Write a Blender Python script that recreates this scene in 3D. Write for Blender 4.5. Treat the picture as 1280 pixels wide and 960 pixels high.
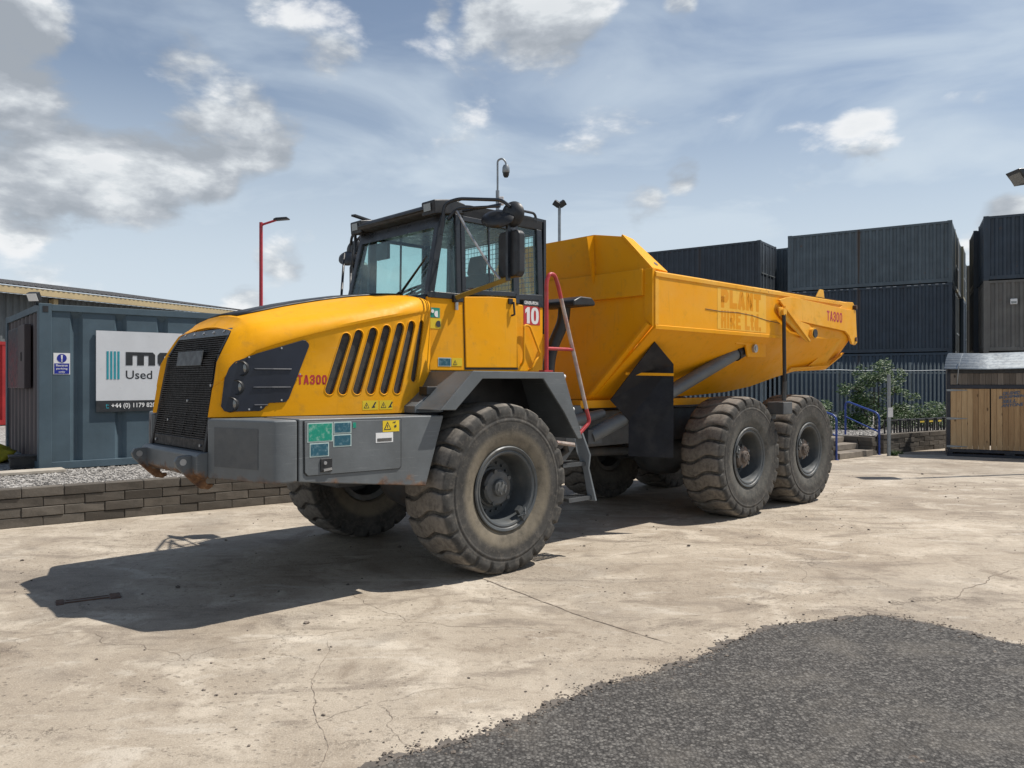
import bpy, bmesh, math, random
from mathutils import Vector, Matrix, noise as mnoise
random.seed(7)
for o in list(bpy.data.objects): bpy.data.objects.remove(o)
SC = bpy.context.scene; COL = SC.collection
R = math.radians

# ------------------------------------------------------------------ camera, sky, sun, exposure
cam = bpy.data.cameras.new('camera'); CAM = bpy.data.objects.new('camera', cam); COL.objects.link(CAM)
cam.sensor_width = 36.0; cam.lens = 36.0 * 962 / 1280; cam.clip_end = 3000; cam.clip_start = 0.05
cam.shift_y = -3.0 / 1280
CAM.location = (0, 0, 1.78); CAM.rotation_euler = (R(90), 0, 0); SC.camera = CAM
SC.view_settings.view_transform = 'Standard'; SC.view_settings.look = 'None'
SC.view_settings.exposure = 0.14; SC.view_settings.gamma = 1.0
SC.view_settings.use_curve_mapping = False
SUN_DIR = Vector((0.572, 0.142, 1.0)).normalized()           # towards the sun
sl = bpy.data.lights.new('sun', 'SUN'); sl.energy = 5.0; sl.angle = R(0.53); sl.color = (1.0, 0.945, 0.87)
SUN = bpy.data.objects.new('sun', sl); COL.objects.link(SUN)
SUN.rotation_euler = (-SUN_DIR).to_track_quat('-Z', 'Y').to_euler(); SUN.location = SUN_DIR * 60


class NB:
    """small helper to wire shader nodes"""
    def __init__(s, tree):
        s.t = tree; s.nd = tree.nodes; s.lk = tree.links
    def set(s, sock, v):
        if v is None: return
        if isinstance(v, bpy.types.NodeSocket): s.lk.new(v, sock)
        else:
            if hasattr(sock.default_value, '__len__') and not hasattr(v, '__len__'): v = [v] * len(sock.default_value)
            if hasattr(v, '__len__') and len(v) == 3 and len(sock.default_value) == 4: v = (*v, 1)
            sock.default_value = v
    def node(s, typ, ins=None, **at):
        n = s.nd.new(typ)
        for k, v in at.items(): setattr(n, k, v)
        for k, v in (ins or {}).items(): s.set(n.inputs[k], v)
        return n
    def coord(s, kind='Object'): return s.node('ShaderNodeTexCoord').outputs[kind]
    def vmap(s, vec, scale=(1, 1, 1), rot=(0, 0, 0), loc=(0, 0, 0)):
        return s.node('ShaderNodeMapping', {'Vector': vec, 'Scale': scale, 'Rotation': rot, 'Location': loc}).outputs[0]
    def noise(s, vec, scale, detail=5, rough=.55, dist=0):
        return s.node('ShaderNodeTexNoise', {'Vector': vec, 'Scale': scale, 'Detail': detail, 'Roughness': rough, 'Distortion': dist}).outputs[0]
    def vor(s, vec, scale, feature='F1', out='Distance', rnd=1):
        return s.node('ShaderNodeTexVoronoi', {'Vector': vec, 'Scale': scale, 'Randomness': rnd}, feature=feature).outputs[out]
    def math(s, op, a, b=0.5, c=None, clamp=False):
        n = s.node('ShaderNodeMath', operation=op, use_clamp=clamp); s.set(n.inputs[0], a); s.set(n.inputs[1], b)
        if c is not None: s.set(n.inputs[2], c)
        return n.outputs[0]
    def vm(s, op, a, b=(0, 0, 0), out=0):
        n = s.node('ShaderNodeVectorMath', operation=op); s.set(n.inputs[0], a); s.set(n.inputs[1], b); return n.outputs[out]
    def rng(s, v, a, b, c=0., d=1., smooth=True):
        n = s.node('ShaderNodeMapRange', {'Value': v, 'From Min': a, 'From Max': b, 'To Min': c, 'To Max': d})
        n.interpolation_type = 'SMOOTHSTEP' if smooth else 'LINEAR'; return n.outputs[0]
    def ramp(s, fac, stops):
        n = s.node('ShaderNodeValToRGB', {'Fac': fac}); e = n.color_ramp.elements
        while len(e) < len(stops): e.new(.5)
        for el, (p, c) in zip(e, stops):
            el.position = p; el.color = (*c, 1) if hasattr(c, '__len__') else (c, c, c, 1)
        return n.outputs[0]
    def mix(s, fac, a, b, mode='MIX'):
        n = s.node('ShaderNodeMix', data_type='RGBA', blend_type=mode)
        s.set(n.inputs[0], fac); s.set(n.inputs[6], a); s.set(n.inputs[7], b); return n.outputs[2]
    def sep(s, v): return s.node('ShaderNodeSeparateXYZ', {0: v}).outputs
    def bump(s, h, strength=.3, dist=.01, nrm=None):
        n = s.node('ShaderNodeBump', {'Height': h, 'Strength': strength, 'Distance': dist})
        if nrm: s.set(n.inputs['Normal'], nrm)
        return n.outputs[0]


# ---- world: physical sky with cumulus and thin high cloud
W = bpy.data.worlds.new('World'); SC.world = W; W.use_nodes = True
wt = W.node_tree; wt.nodes.clear(); B = NB(wt)
sky = B.node('ShaderNodeTexSky'); sky.sky_type = 'NISHITA'; sky.sun_disc = False
sky.sun_elevation = math.asin(SUN_DIR.z); sky.sun_rotation = math.atan2(SUN_DIR.x, SUN_DIR.y)
sky.altitude = 50; sky.air_density = 1.0; sky.dust_density = 0.6; sky.ozone_density = 3.0
D = B.coord('Generated')
def pxdir(px, py): return Vector(((px - 640) / 962, 1, (477 - py) / 962)).normalized()
D3 = B.vmap(D, (1, 1, 2.1))
# thin veil of high cloud
cir = B.noise(B.vmap(D, (1.3, 1.3, 4.2), (0, .16, .25)), 2.3, 6, .52, .5)
zz = B.sep(D)[2]
thin = B.rng(zz, .70, .22, .16, 1.0)                       # the veil thins out overhead
veil = B.math('MULTIPLY', B.rng(cir, .30, .66, .30, 1), thin)
low = B.rng(zz, .48, .06, 0, .96)
veil = B.math('MAXIMUM', B.math('MULTIPLY', veil, .86), low)
skyc = B.mix(veil, sky.outputs[0], (7.3, 8.3, 9.2, 1))
# cumulus: noise everywhere, gathered into the banks the sky shows
def dens(v):
    return B.noise(v, 5.2, 9, .56, .15)
blobs = [(5, 55, .08, .38), (15, 140, .10, .40), (80, 205, .11, .42), (170, 210, .10, .41), (240, 195, .09, .37), (300, 160, .09, .32), (30, 225, .09, .40), (335, 185, .05, .26), (25, 278, .05, .34), (250, 105, .08, .26),
         (410, 50, .07, .20), (350, 20, .06, .16), (690, 10, .09, .26), (610, 20, .06, .14), (855, 218, .04, .26), (805, 262, .05, .24), (355, 325, .055, .25), (90, 345, .08, .20), (200, 365, .08, .17), (300, 370, .05, .18),
         (1255, 275, .045, .34), (1225, 310, .04, .26), (1200, 130, .045, .2), (1085, 165, .05, .17), (380, 292, .03, .2), (250, 120, .07, .14), (545, 10, .03, .24), (850, 8, .035, .26)]
bias = None
for (px, py, r, a) in blobs:
    d = pxdir(px, py); c = Vector((d.x, d.y, d.z * 2.1))
    f = B.rng(B.vm('DISTANCE', D, tuple(d), 1), r * 1.25, r * .25, 0, a)
    bias = f if bias is None else B.math('SMOOTH_MAX', bias, f, .08)
n0 = B.math('ADD', dens(D3), bias)
off = Vector((SUN_DIR.x, SUN_DIR.y, SUN_DIR.z * 2.1)) * .045
n1 = B.math('ADD', dens(B.vm('ADD', D3, tuple(off))), bias)
cov = B.rng(n0, .645, .785)
lit = B.math('ADD', B.math('MULTIPLY', B.math('SUBTRACT', n0, n1), 5.5), .36, clamp=True)
core = B.rng(n0, .72, .98)
cl = B.ramp(B.math('SUBTRACT', lit, B.math('MULTIPLY', core, .20), clamp=True), [(0, (4.1, 4.5, 5.0)), (.35, (5.3, 5.7, 6.2)), (.75, (8.0, 8.4, 8.7)), (1, (10.2, 10.3, 10.4))])
final = B.mix(B.math('MULTIPLY', cov, .93), skyc, cl)
bg = B.node('ShaderNodeBackground', {'Color': final, 'Strength': .082})
B.lk.new(bg.outputs[0], B.node('ShaderNodeOutputWorld').inputs[0])


# ------------------------------------------------------------------ mesh helpers
class MB:
    def __init__(s): s.v = []; s.f = []
    def add(s, vs, fs, M=None):
        o = len(s.v); s.v += [tuple(M @ Vector(p)) if M else tuple(p) for p in vs]; s.f += [tuple(i + o for i in f) for f in fs]; return s
    def box(s, x0, x1, y0, y1, z0, z1, M=None):
        return s.add([(x0, y0, z0), (x1, y0, z0), (x1, y1, z0), (x0, y1, z0), (x0, y0, z1), (x1, y0, z1), (x1, y1, z1), (x0, y1, z1)],
                     [(0, 3, 2, 1), (4, 5, 6, 7), (0, 1, 5, 4), (1, 2, 6, 5), (2, 3, 7, 6), (3, 0, 4, 7)], M)
    def prism(s, poly, ax, a, b, M=None):
        n = len(poly)
        def p(q, t): return (q[0], t, q[1]) if ax == 'y' else ((q[0], q[1], t) if ax == 'z' else (t, q[0], q[1]))
        vs = [p(q, a) for q in poly] + [p(q, b) for q in poly]
        fs = [tuple(range(n)), tuple(range(2 * n - 1, n - 1, -1))] + [(i, (i + 1) % n, n + (i + 1) % n, n + i) for i in range(n)]
        return s.add(vs, fs, M)
    def plate(s, pts, vec):
        n = len(pts); v = Vector(vec)
        vs = [tuple(p) for p in pts] + [tuple(Vector(p) + v) for p in pts]
        return s.add(vs, [tuple(range(n)), tuple(range(2 * n - 1, n - 1, -1))] + [(i, (i + 1) % n, n + (i + 1) % n, n + i) for i in range(n)])
    def tube(s, path, r, seg=8, closed=False, M=None):
        P = [Vector(p) for p in path]; n = len(P)
        rs = r if hasattr(r, '__len__') else [r] * n
        vs = []; up = None
        for i in range(n):
            a = P[(i - 1) % n] if (closed or i > 0) else P[i]; b = P[(i + 1) % n] if (closed or i < n - 1) else P[i]
            t = (b - a).normalized()
            if up is None:
                up = Vector((0, 0, 1)) if abs(t.z) < .9 else Vector((1, 0, 0))
            x = t.cross(up)
            if x.length < 1e-5: x = t.orthogonal()
            x.normalize(); y = x.cross(t).normalized(); up = y
            for k in range(seg):
                an = 2 * math.pi * k / seg; vs.append(tuple(P[i] + (x * math.cos(an) + y * math.sin(an)) * rs[i]))
        fs = []
        for i in range(n if closed else n - 1):
            j = (i + 1) % n
            for k in range(seg): fs.append((i * seg + k, i * seg + (k + 1) % seg, j * seg + (k + 1) % seg, j * seg + k))
        if not closed: fs += [tuple(range(seg)), tuple(range((n - 1) * seg + seg - 1, (n - 1) * seg - 1, -1))]
        return s.add(vs, fs, M)
    def cyl(s, a, b, r, seg=16, M=None): return s.tube([a, b], r, seg, M=M)
    def lathe(s, prof, seg=40, ax='y', M=None, c=(0, 0, 0)):
        n = len(prof); vs = []; fs = []
        for i in range(seg):
            an = 2 * math.pi * i / seg; ca, sa = math.cos(an), math.sin(an)
            for (h, r) in prof:
                p = (r * ca, h, r * sa) if ax == 'y' else ((h, r * ca, r * sa) if ax == 'x' else (r * ca, r * sa, h))
                vs.append((p[0] + c[0], p[1] + c[1], p[2] + c[2]))
        for i in range(seg):
            j = (i + 1) % seg
            for k in range(n - 1): fs.append((i * n + k, j * n + k, j * n + k + 1, i * n + k + 1))
        return s.add(vs, fs, M)
    def grid(s, rows, M=None, closed=False):
        nr, nc = len(rows), len(rows[0]); vs = [p for r in rows for p in r]; fs = []
        for i in range(nr - 1):
            for j in range(nc if closed else nc - 1):
                k = (j + 1) % nc; fs.append((i * nc + j, i * nc + k, (i + 1) * nc + k, (i + 1) * nc + j))
        return s.add(vs, fs, M)
    def mesh(s, name, smooth=None, weld=False, recalc=True):
        me = bpy.data.meshes.new(name); me.from_pydata(s.v, [], s.f)
        if recalc:
            bm = bmesh.new(); bm.from_mesh(me)
            if weld: bmesh.ops.remove_doubles(bm, verts=bm.verts, dist=1e-4)
            bmesh.ops.recalc_face_normals(bm, faces=bm.faces); bm.to_mesh(me); bm.free()
        if smooth is not None:
            me.polygons.foreach_set('use_smooth', [True] * len(me.polygons)); me.set_sharp_from_angle(angle=R(smooth))
        me.update(); return me
    def build(s, name, mat, parent=None, smooth=None, bevel=0, solid=0, loc=None, rot=None, weld=False, seg=2, recalc=True):
        return link(name, s.mesh(name, smooth, weld, recalc), mat, parent, bevel, solid, loc, rot, seg)


def link(name, me, mat, parent=None, bevel=0, solid=0, loc=None, rot=None, seg=2):
    if mat is not None and len(me.materials) == 0: me.materials.append(mat)
    o = bpy.data.objects.new(name, me); COL.objects.link(o)
    if parent: o.parent = parent
    if loc: o.location = loc
    if rot: o.rotation_euler = rot
    if solid:
        m = o.modifiers.new('thick', 'SOLIDIFY'); m.thickness = solid; m.offset = 0
    if bevel:
        m = o.modifiers.new('edge', 'BEVEL'); m.width = bevel; m.segments = seg; m.limit_method = 'ANGLE'; m.angle_limit = R(35); m.harden_normals = True
        me.polygons.foreach_set('use_smooth', [True] * len(me.polygons))
        me.set_sharp_from_angle(angle=R(40))
    return o


def tag(o, label=None, cat=None, group=None, kind=None):
    if label: o['label'] = label
    if cat: o['category'] = cat
    if group: o['group'] = group
    if kind: o['kind'] = kind
    return o
def empty(name, loc=(0, 0, 0), rz=0, parent=None):
    o = bpy.data.objects.new(name, None); COL.objects.link(o); o.location = loc; o.rotation_euler = (0, 0, rz); o.empty_display_size = .2
    if parent: o.parent = parent
    return o
def copy_tree(o, parent=None):
    c = o.copy(); COL.objects.link(c); c.parent = parent
    for ch in o.children: copy_tree(ch, c)
    return c
def fillet(pts, r, n=5):
    P = [Vector(p) for p in pts]; out = [P[0]]
    for i in range(1, len(P) - 1):
        a = (P[i - 1] - P[i]); b = (P[i + 1] - P[i]); rr = min(r, a.length * .45, b.length * .45)
        p0 = P[i] + a.normalized() * rr; p1 = P[i] + b.normalized() * rr
        for k in range(n + 1):
            t = k / n; out.append(p0 * (1 - t) ** 2 + P[i] * 2 * t * (1 - t) + p1 * t * t)
    return out + [P[-1]]
def interp(tab, x):
    if x <= tab[0][0]: return tab[0][1]
    for (a, u), (b, v) in zip(tab, tab[1:]):
        if x <= b: return u + (v - u) * (x - a) / (b - a)
    return tab[-1][1]
def text(s, mat, parent, org, w, h, xd=(1, 0, 0), up=(0, 0, 1), off=.012, depth=.0015, name='lettering', shear=0, fn=None):
    cu = bpy.data.curves.new('t', 'FONT'); cu.body = s; cu.size = 1; cu.offset = off; cu.resolution_u = 4; cu.extrude = 0
    ob = bpy.data.objects.new('t', cu); COL.objects.link(ob)
    me = bpy.data.meshes.new_from_object(ob.evaluated_get(bpy.context.evaluated_depsgraph_get()))
    bpy.data.objects.remove(ob); bpy.data.curves.remove(cu)
    xs = [v.co.x for v in me.vertices]; ys = [v.co.y for v in me.vertices]
    x0, x1, y0, y1 = min(xs), max(xs), min(ys), max(ys)
    X = Vector(xd); U = Vector(up); Nn = X.cross(U)
    for v in me.vertices:
        a = (v.co.x - x0) / (x1 - x0) * w; b = (v.co.y - y0) / (y1 - y0) * h
        p = Vector(org) + X * (a + shear * b) + U * b + Nn * depth
        if fn: p = fn(p)
        v.co = p
    me.materials.clear(); me.materials.append(mat)
    return link(name, me, mat, parent)

GLY = {'T': [[(0, 1), (1, 1)], [(.5, .95), (.5, 0)]], 'A': [[(0, 0), (.42, 1), (.58, 1), (1, 0)], [(.2, .27), (.8, .27)]],
       '3': [[(0, .82), (.2, 1), (.8, 1), (1, .82), (1, .66), (.82, .52), (.4, .52)], [(.82, .52), (1, .38), (1, .18), (.8, 0), (.2, 0), (0, .18)]],
       '0': [[(.25, 0), (0, .2), (0, .8), (.25, 1), (.75, 1), (1, .8), (1, .2), (.75, 0), (.2, 0)]], 'P': [[(0, 0), (0, 1), (.78, 1), (1, .84), (1, .58), (.78, .42), (0, .42)]],
       'L': [[(0, 1), (0, 0), (1, 0)]], 'N': [[(0, 0), (0, 1), (.12, 1), (.88, 0), (1, 0), (1, 1)]], 'H': [[(0, 0), (0, 1)], [(1, 0), (1, 1)], [(0, .5), (1, .5)]], 'I': [[(.5, 0), (.5, 1)]],
       'R': [[(0, 0), (0, 1), (.78, 1), (1, .84), (1, .62), (.78, .48), (0, .48)], [(.5, .48), (1, 0)]], 'E': [[(1, 1), (0, 1), (0, 0), (1, 0)], [(0, .52), (.8, .52)]],
       't': [[(.4, .95), (.4, .15), (.6, 0), (1, 0)], [(0, .66), (1, .66)]], 'd': [[(1, 1), (1, 0)], [(1, .0), (.25, 0), (0, .15), (0, .5), (.25, .66), (1, .66)]], '.': [[(.4, 0), (.6, 0)]]}
WID = {'I': .45, 't': .7, 'd': .85, '.': .35, ' ': .5}
def block_text(s, mat, parent, org, w, h, st, xd=(1, 0, 0), up=(0, 0, 1), depth=.001, gap=.30, fn=None, name='lettering'):
    """heavy block capitals drawn as ribbons: st is the stroke width"""
    X = Vector(xd); U = Vector(up); Nn = X.cross(U); tot = sum(WID.get(c, 1) for c in s) + gap * (len(s) - 1); u = w / tot; x = 0
    for c in s:
        cw = WID.get(c, 1) * u
        if c != ' ':
            m = MB(); lay = 0
            for strk in GLY[c]:
                P = [Vector((st / 2 + p[0] * (cw - st), st / 2 + p[1] * (h - st))) for p in strk]; A = []; C = []
                for i, p in enumerate(P):
                    d0 = (P[i] - P[i - 1]).normalized() if i else None; d1 = (P[i + 1] - P[i]).normalized() if i < len(P) - 1 else None
                    if d0 is None: d, k, e = d1, 1, -st / 2
                    elif d1 is None: d, k, e = d0, 1, st / 2
                    else: d = (d0 + d1).normalized(); k = min(1.6, 1 / max(.3, d.dot(d0))); e = 0
                    nn = Vector((-d.y, d.x)) * st / 2 * k; q = p + d * e
                    A.append(q + nn); C.append(q - nn)
                def to3(q):
                    v = Vector(org) + X * (x + q.x) + U * q.y + Nn * (depth + lay * .0003); return tuple(fn(v, lay)) if fn else tuple(v)
                m.grid([[to3(q) for q in A], [to3(q) for q in C]]); lay += 1
            m.build(name, mat, parent, recalc=False)
        x += cw + gap * u

# ------------------------------------------------------------------ materials
def new_mat(name):
    m = bpy.data.materials.new(name); m.use_nodes = True; m.node_tree.nodes.clear(); b = NB(m.node_tree)
    p = b.node('ShaderNodeBsdfPrincipled'); o = b.node('ShaderNodeOutputMaterial'); b.lk.new(p.outputs[0], o.inputs[0])
    return m, b, p
def fin(b, p, col=None, rough=None, metal=None, nrm=None, spec=None, coat=None):
    I = p.inputs
    for k, v in (('Base Color', col), ('Roughness', rough), ('Metallic', metal), ('Specular IOR Level', spec), ('Coat Weight', coat)): b.set(I[k], v)
    if nrm is not None: b.lk.new(nrm, I['Normal'])
def simple(name, c, rough=.5, metal=0, var=.18, scale=6, bump=.05, bs=60, dirt=None, da=.35, ds=2.5, spec=.5, rvar=.12):
    """base colour with soft variation, optional dirt blotches and fine relief"""
    m, b, p = new_mat(name); v = b.coord()
    n = b.noise(v, scale, 6, .6); c = Vector(c)
    col = b.ramp(n, [(.3, tuple(c * (1 - var))), (.7, tuple(c * (1 + var)))])
    if dirt:
        f = b.math('MULTIPLY', b.rng(b.noise(b.vmap(v, loc=(3, 7, 1)), ds, 8, .65), .48, .72), da)
        col = b.mix(f, col, dirt)
    rr = b.rng(b.noise(v, scale * 2.3, 5, .6), .3, .7, rough - rvar, rough + rvar)
    fin(b, p, col, rr, metal, b.bump(b.noise(v, bs, 4, .6), bump, .004) if bump else None, spec)
    return m

def make_yellow(name, base, faded, fade, rustamt=.0):
    m, b, p = new_mat(name); v = b.coord()
    n1 = b.noise(v, 1.1, 7, .62, .4); n2 = b.noise(b.vmap(v, loc=(5, 1, 2)), 7, 6, .65)
    col = b.mix(b.math('MULTIPLY', b.rng(n1, .35, .72), fade), base, faded)
    # grime: streaks running down and blotches
    st = b.noise(b.vmap(v, (9, 9, .8)), 2.2, 6, .6)
    g = b.math('MULTIPLY', b.rng(st, .56, .78), .20)
    col = b.mix(g, col, (.20, .115, .03))
    col = b.mix(b.math('MULTIPLY', b.rng(n2, .54, .74), .34), col, (.36, .20, .04))
    # scratches
    sc = b.rng(b.noise(b.vmap(v, (2, 2, 40), (0, .22, 0)), 3.2, 3, .5), .70, .76)
    col = b.mix(b.math('MULTIPLY', sc, .32), col, (.75, .50, .20))
    col = b.mix(b.math('MULTIPLY', b.rng(b.noise(b.vmap(v, loc=(8, 3, 5)), .9, 6, .62, .6), .46, .68), .10), col, (.52, .38, .20))      # dust film
    # chips showing rust
    ch = b.math('MULTIPLY', b.rng(b.noise(v, 26, 5, .7), .70 - rustamt * .06, .74 - rustamt * .06), b.rng(b.noise(v, 2.1, 3), .45, .62))
    col = b.mix(ch, col, (.11, .05, .025))
    rr = b.rng(n2, .3, .75, .40, .62)
    fin(b, p, col, rr, 0, b.bump(b.math('ADD', b.noise(v, 3.1, 3, .5), b.math('MULTIPLY', b.noise(v, 90, 3, .6), .06)), .22, .025), .17)
    return m
YEL = make_yellow('yellow_paint', (.80, .342, .0015), (.80, .385, .014), .6)
YELB = make_yellow('yellow_body_paint', (.78, .325, .0015), (.78, .37, .018), .6, .6)
YELF = make_yellow('yellow_faded_paint', (.76, .345, .012), (.76, .42, .07), .9, 1.0)

def make_grey(name, base, rust=.0, zlo=.9, zhi=1.14):
    m, b, p = new_mat(name); v = b.coord(); z = b.sep(v)[2]
    n = b.noise(v, 3, 7, .62); col = b.ramp(n, [(.3, tuple(Vector(base) * .82)), (.72, tuple(Vector(base) * 1.2))])
    sc = b.math('MULTIPLY', b.rng(b.noise(b.vmap(v, (1.2, 1.2, 46), (0, -.08, 0)), 3.0, 4, .6), .60, .70), b.rng(b.noise(v, 1.6, 3), .35, .6))
    col = b.mix(b.math('MULTIPLY', sc, .34), col, (.36, .37, .37))
    rn = b.math('ADD', b.rng(z, zhi, zlo, -.12, .46, False), b.math('MULTIPLY', b.math('SUBTRACT', b.noise(v, 5.5, 8, .68, .3), .5), 1.15))
    rf = b.math('MULTIPLY', b.rng(rn, .14, .36), rust)
    col = b.mix(rf, col, b.ramp(b.noise(v, 14, 6, .65), [(.35, (.06, .030, .018)), (.55, (.19, .095, .042)), (.72, (.33, .21, .125))]))
    fin(b, p, col, b.math('ADD', b.rng(n, .3, .7, .34, .52), b.math('MULTIPLY', rf, .35)), 0, b.bump(b.math('ADD', b.noise(v, 40, 4, .6), b.math('MULTIPLY', rf, .8)), .14, .006), .5)
    return m
GREY = make_grey('grey_paint', (.105, .116, .122))
GREYR = make_grey('grey_paint_rusty', (.112, .123, .129), .9, .86, 1.075)
BUMPM = make_grey('grey_bumper_paint', (.112, .123, .129), .55, .96, 1.14)
HOOKM = make_grey('grey_hook_paint', (.105, .116, .122), 1.0, .98, 1.20)
CHASS = simple('chassis_grey', (.065, .070, .074), .6, 0, .3, 4, .2, 40, (.12, .085, .06), .6, 2.0)
BLACK = simple('black_plastic', (.014, .015, .017), .48, 0, .3, 5, .1, 120, (.07, .065, .06), .25, 3)
CABF = simple('cab_frame_paint', (.020, .024, .030), .34, 0, .2, 4, .03, 60, (.08, .08, .08), .18, 2.5)
ROOFM = simple('cab_roof_paint', (.026, .029, .033), .5, 0, .2, 4, .05, 60, (.12, .115, .105), .35, 2.0)
FLAP = simple('black_guard_sheet', (.005, .007, .013), .45, 0, .3, 4, .2, 12, (.045, .045, .045), .35, 3.5, .3)
PLATE = simple('blank_plate_grey', (.075, .080, .084), .5, 0, .08)
NAVY = simple('navy_panel', (.008, .012, .024), .40, 0, .25, 4, .06, 60, (.04, .045, .05), .25, 2.5)
RED = simple('red_paint', (.42, .030, .035), .42, 0, .2, 8, .08, 70, (.25, .15, .12), .4, 6)
WORN = simple('worn_rail_metal', (.42, .36, .32), .5, .35, .3, 14, .15, 80, (.40, .05, .05), .55, 9)
STEEL = simple('bare_steel', (.42, .42, .42), .38, .75, .2, 10, .06, 90)
RUST = simple('rusty_iron', (.10, .055, .035), .8, .1, .4, 9, .3, 50, (.03, .022, .018), .6, 5)
RIMM = simple('wheel_rim_grey', (.070, .077, .080), .52, .1, .25, 5, .08, 60, (.22, .19, .15), .35, 3)
HUBM = simple('hub_grey', (.105, .108, .106), .62, .15, .25, 9, .15, 60, (.10, .08, .06), .5, 6)
HUBR = simple('hub_grimy', (.12, .10, .085), .6, .15, .3, 12, .25, 60, (.16, .08, .045), .6, 9)
GRIL = simple('radiator_mesh', (.014, .012, .012), .55, .3, .25, 12, .1, 90, (.07, .05, .04), .35, 4)
MESHD = simple('slot_mesh', (.050, .047, .043), .6, .2, .4, 14, .5, 260, (.09, .075, .055), .35, 5)
REDT = simple('red_print', (.45, .025, .03), .45, 0, .1)
WHT = simple('white_print', (.72, .72, .71), .45, 0, .05)
DARKT = simple('dark_print', (.028, .032, .036), .45, 0, .1)
TEAL = simple('teal_print', (.02, .27, .33), .45, 0, .06)
BLUEP = simple('blue_print', (.016, .028, .26), .4, 0, .08)
SEAT = simple('seat_fabric', (.016, .017, .019), .85, 0, .2, 20, .2, 200)
LENS = simple('lamp_lens', (.22, .22, .21), .12, .6, .1, 20, .3, 70)
AMBER = simple('hazard_yellow', (.70, .50, .015), .45, 0, .08)
GRNP = simple('green_decal', (.0, .235, .155), .42, 0, .1, 30, 0, 10, (.45, .60, .52), .55, 22)
BLUD = simple('blue_decal', (.012, .085, .125), .42, 0, .1, 30, 0, 10, (.25, .38, .42), .5, 30)
PALED = simple('pale_border', (.42, .52, .50), .45, 0, .08)

def make_tyre(name, rc, ra):
    m, b, p = new_mat(name); v = b.coord(); s = b.sep(v)
    r = b.math('SQRT', b.math('ADD', b.math('MULTIPLY', s[0], s[0]), b.math('MULTIPLY', s[2], s[2])))
    n = b.noise(v, 5, 8, .65); n2 = b.noise(b.vmap(v, loc=(4, 2, 9)), 22, 6, .65)
    base = b.ramp(n, [(.3, (.036, .035, .033)), (.7, (.088, .084, .077))])
    top = b.math('MULTIPLY', b.rng(r, .765, .782), b.rng(b.math('ADD', b.math('MULTIPLY', n, .6), b.math('MULTIPLY', n2, .4)), .30, .55, .45, 1))
    col = b.mix(b.math('MULTIPLY', top, .92), base, b.ramp(n2, [(.3, (.150, .134, .116)), (.55, (.225, .202, .174)), (.75, (.31, .282, .248))]))
    ring = b.math('MULTIPLY', b.rng(r, .575, .50), b.rng(b.math('ADD', n, b.math('MULTIPLY', n2, .3)), .35, .8, .35, 1))
    col = b.mix(b.math('MULTIPLY', ring, ra), col, rc)
    dust = b.math('MULTIPLY', b.rng(n2, .46, .70), .42)
    col = b.mix(dust, col, (.17, .15, .125, 1))
    # moulded rings on the side wall
    rings = b.math('SINE', b.math('MULTIPLY', r, 150))
    rb = b.math('MULTIPLY', rings, b.math('MULTIPLY', b.rng(r, .61, .63), b.rng(r, .70, .67)))
    h = b.math('ADD', b.math('MULTIPLY', n2, .9), b.math('MULTIPLY', rb, .25))
    fin(b, p, col, .84, 0, b.bump(h, .38, .01), .22)
    return m
TYRE = make_tyre('tyre_rubber', (.235, .20, .145, 1), .8)
TYRER = make_tyre('tyre_rubber_grey', (.13, .128, .115, 1), .6)

def make_glass():
    m = bpy.data.materials.new('cab_glass'); m.use_nodes = True; m.node_tree.nodes.clear(); b = NB(m.node_tree)
    t = b.node('ShaderNodeBsdfTransparent', {'Color': (.85, .955, .94, 1)}); g = b.node('ShaderNodeBsdfGlossy', {'Color': (.9, .95, .95, 1), 'Roughness': .02})
    fr = b.node('ShaderNodeLayerWeight', {'Blend': .5}).outputs['Facing']; mx = b.node('ShaderNodeMixShader', {0: b.math('ADD', b.math('MULTIPLY', b.math('POWER', fr, 5.), .9), .045)})
    d = b.node('ShaderNodeBsdfDiffuse', {'Color': (.35, .36, .34, 1)})
    b.lk.new(t.outputs[0], mx.inputs[1]); b.lk.new(g.outputs[0], mx.inputs[2])
    mx2 = b.node('ShaderNodeMixShader', {0: b.rng(b.noise(b.coord(), 3, 6, .6), .4, .8, .012, .045)})
    b.lk.new(mx.outputs[0], mx2.inputs[1]); b.lk.new(d.outputs[0], mx2.inputs[2])
    b.lk.new(mx2.outputs[0], b.node('ShaderNodeOutputMaterial').inputs[0]); return m
GLASS = make_glass()
def make_mirror():
    m, b, p = new_mat('mirror_glass'); fin(b, p, (.75, .78, .8, 1), .03, 1.0); return m
MIRR = make_mirror()

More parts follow.
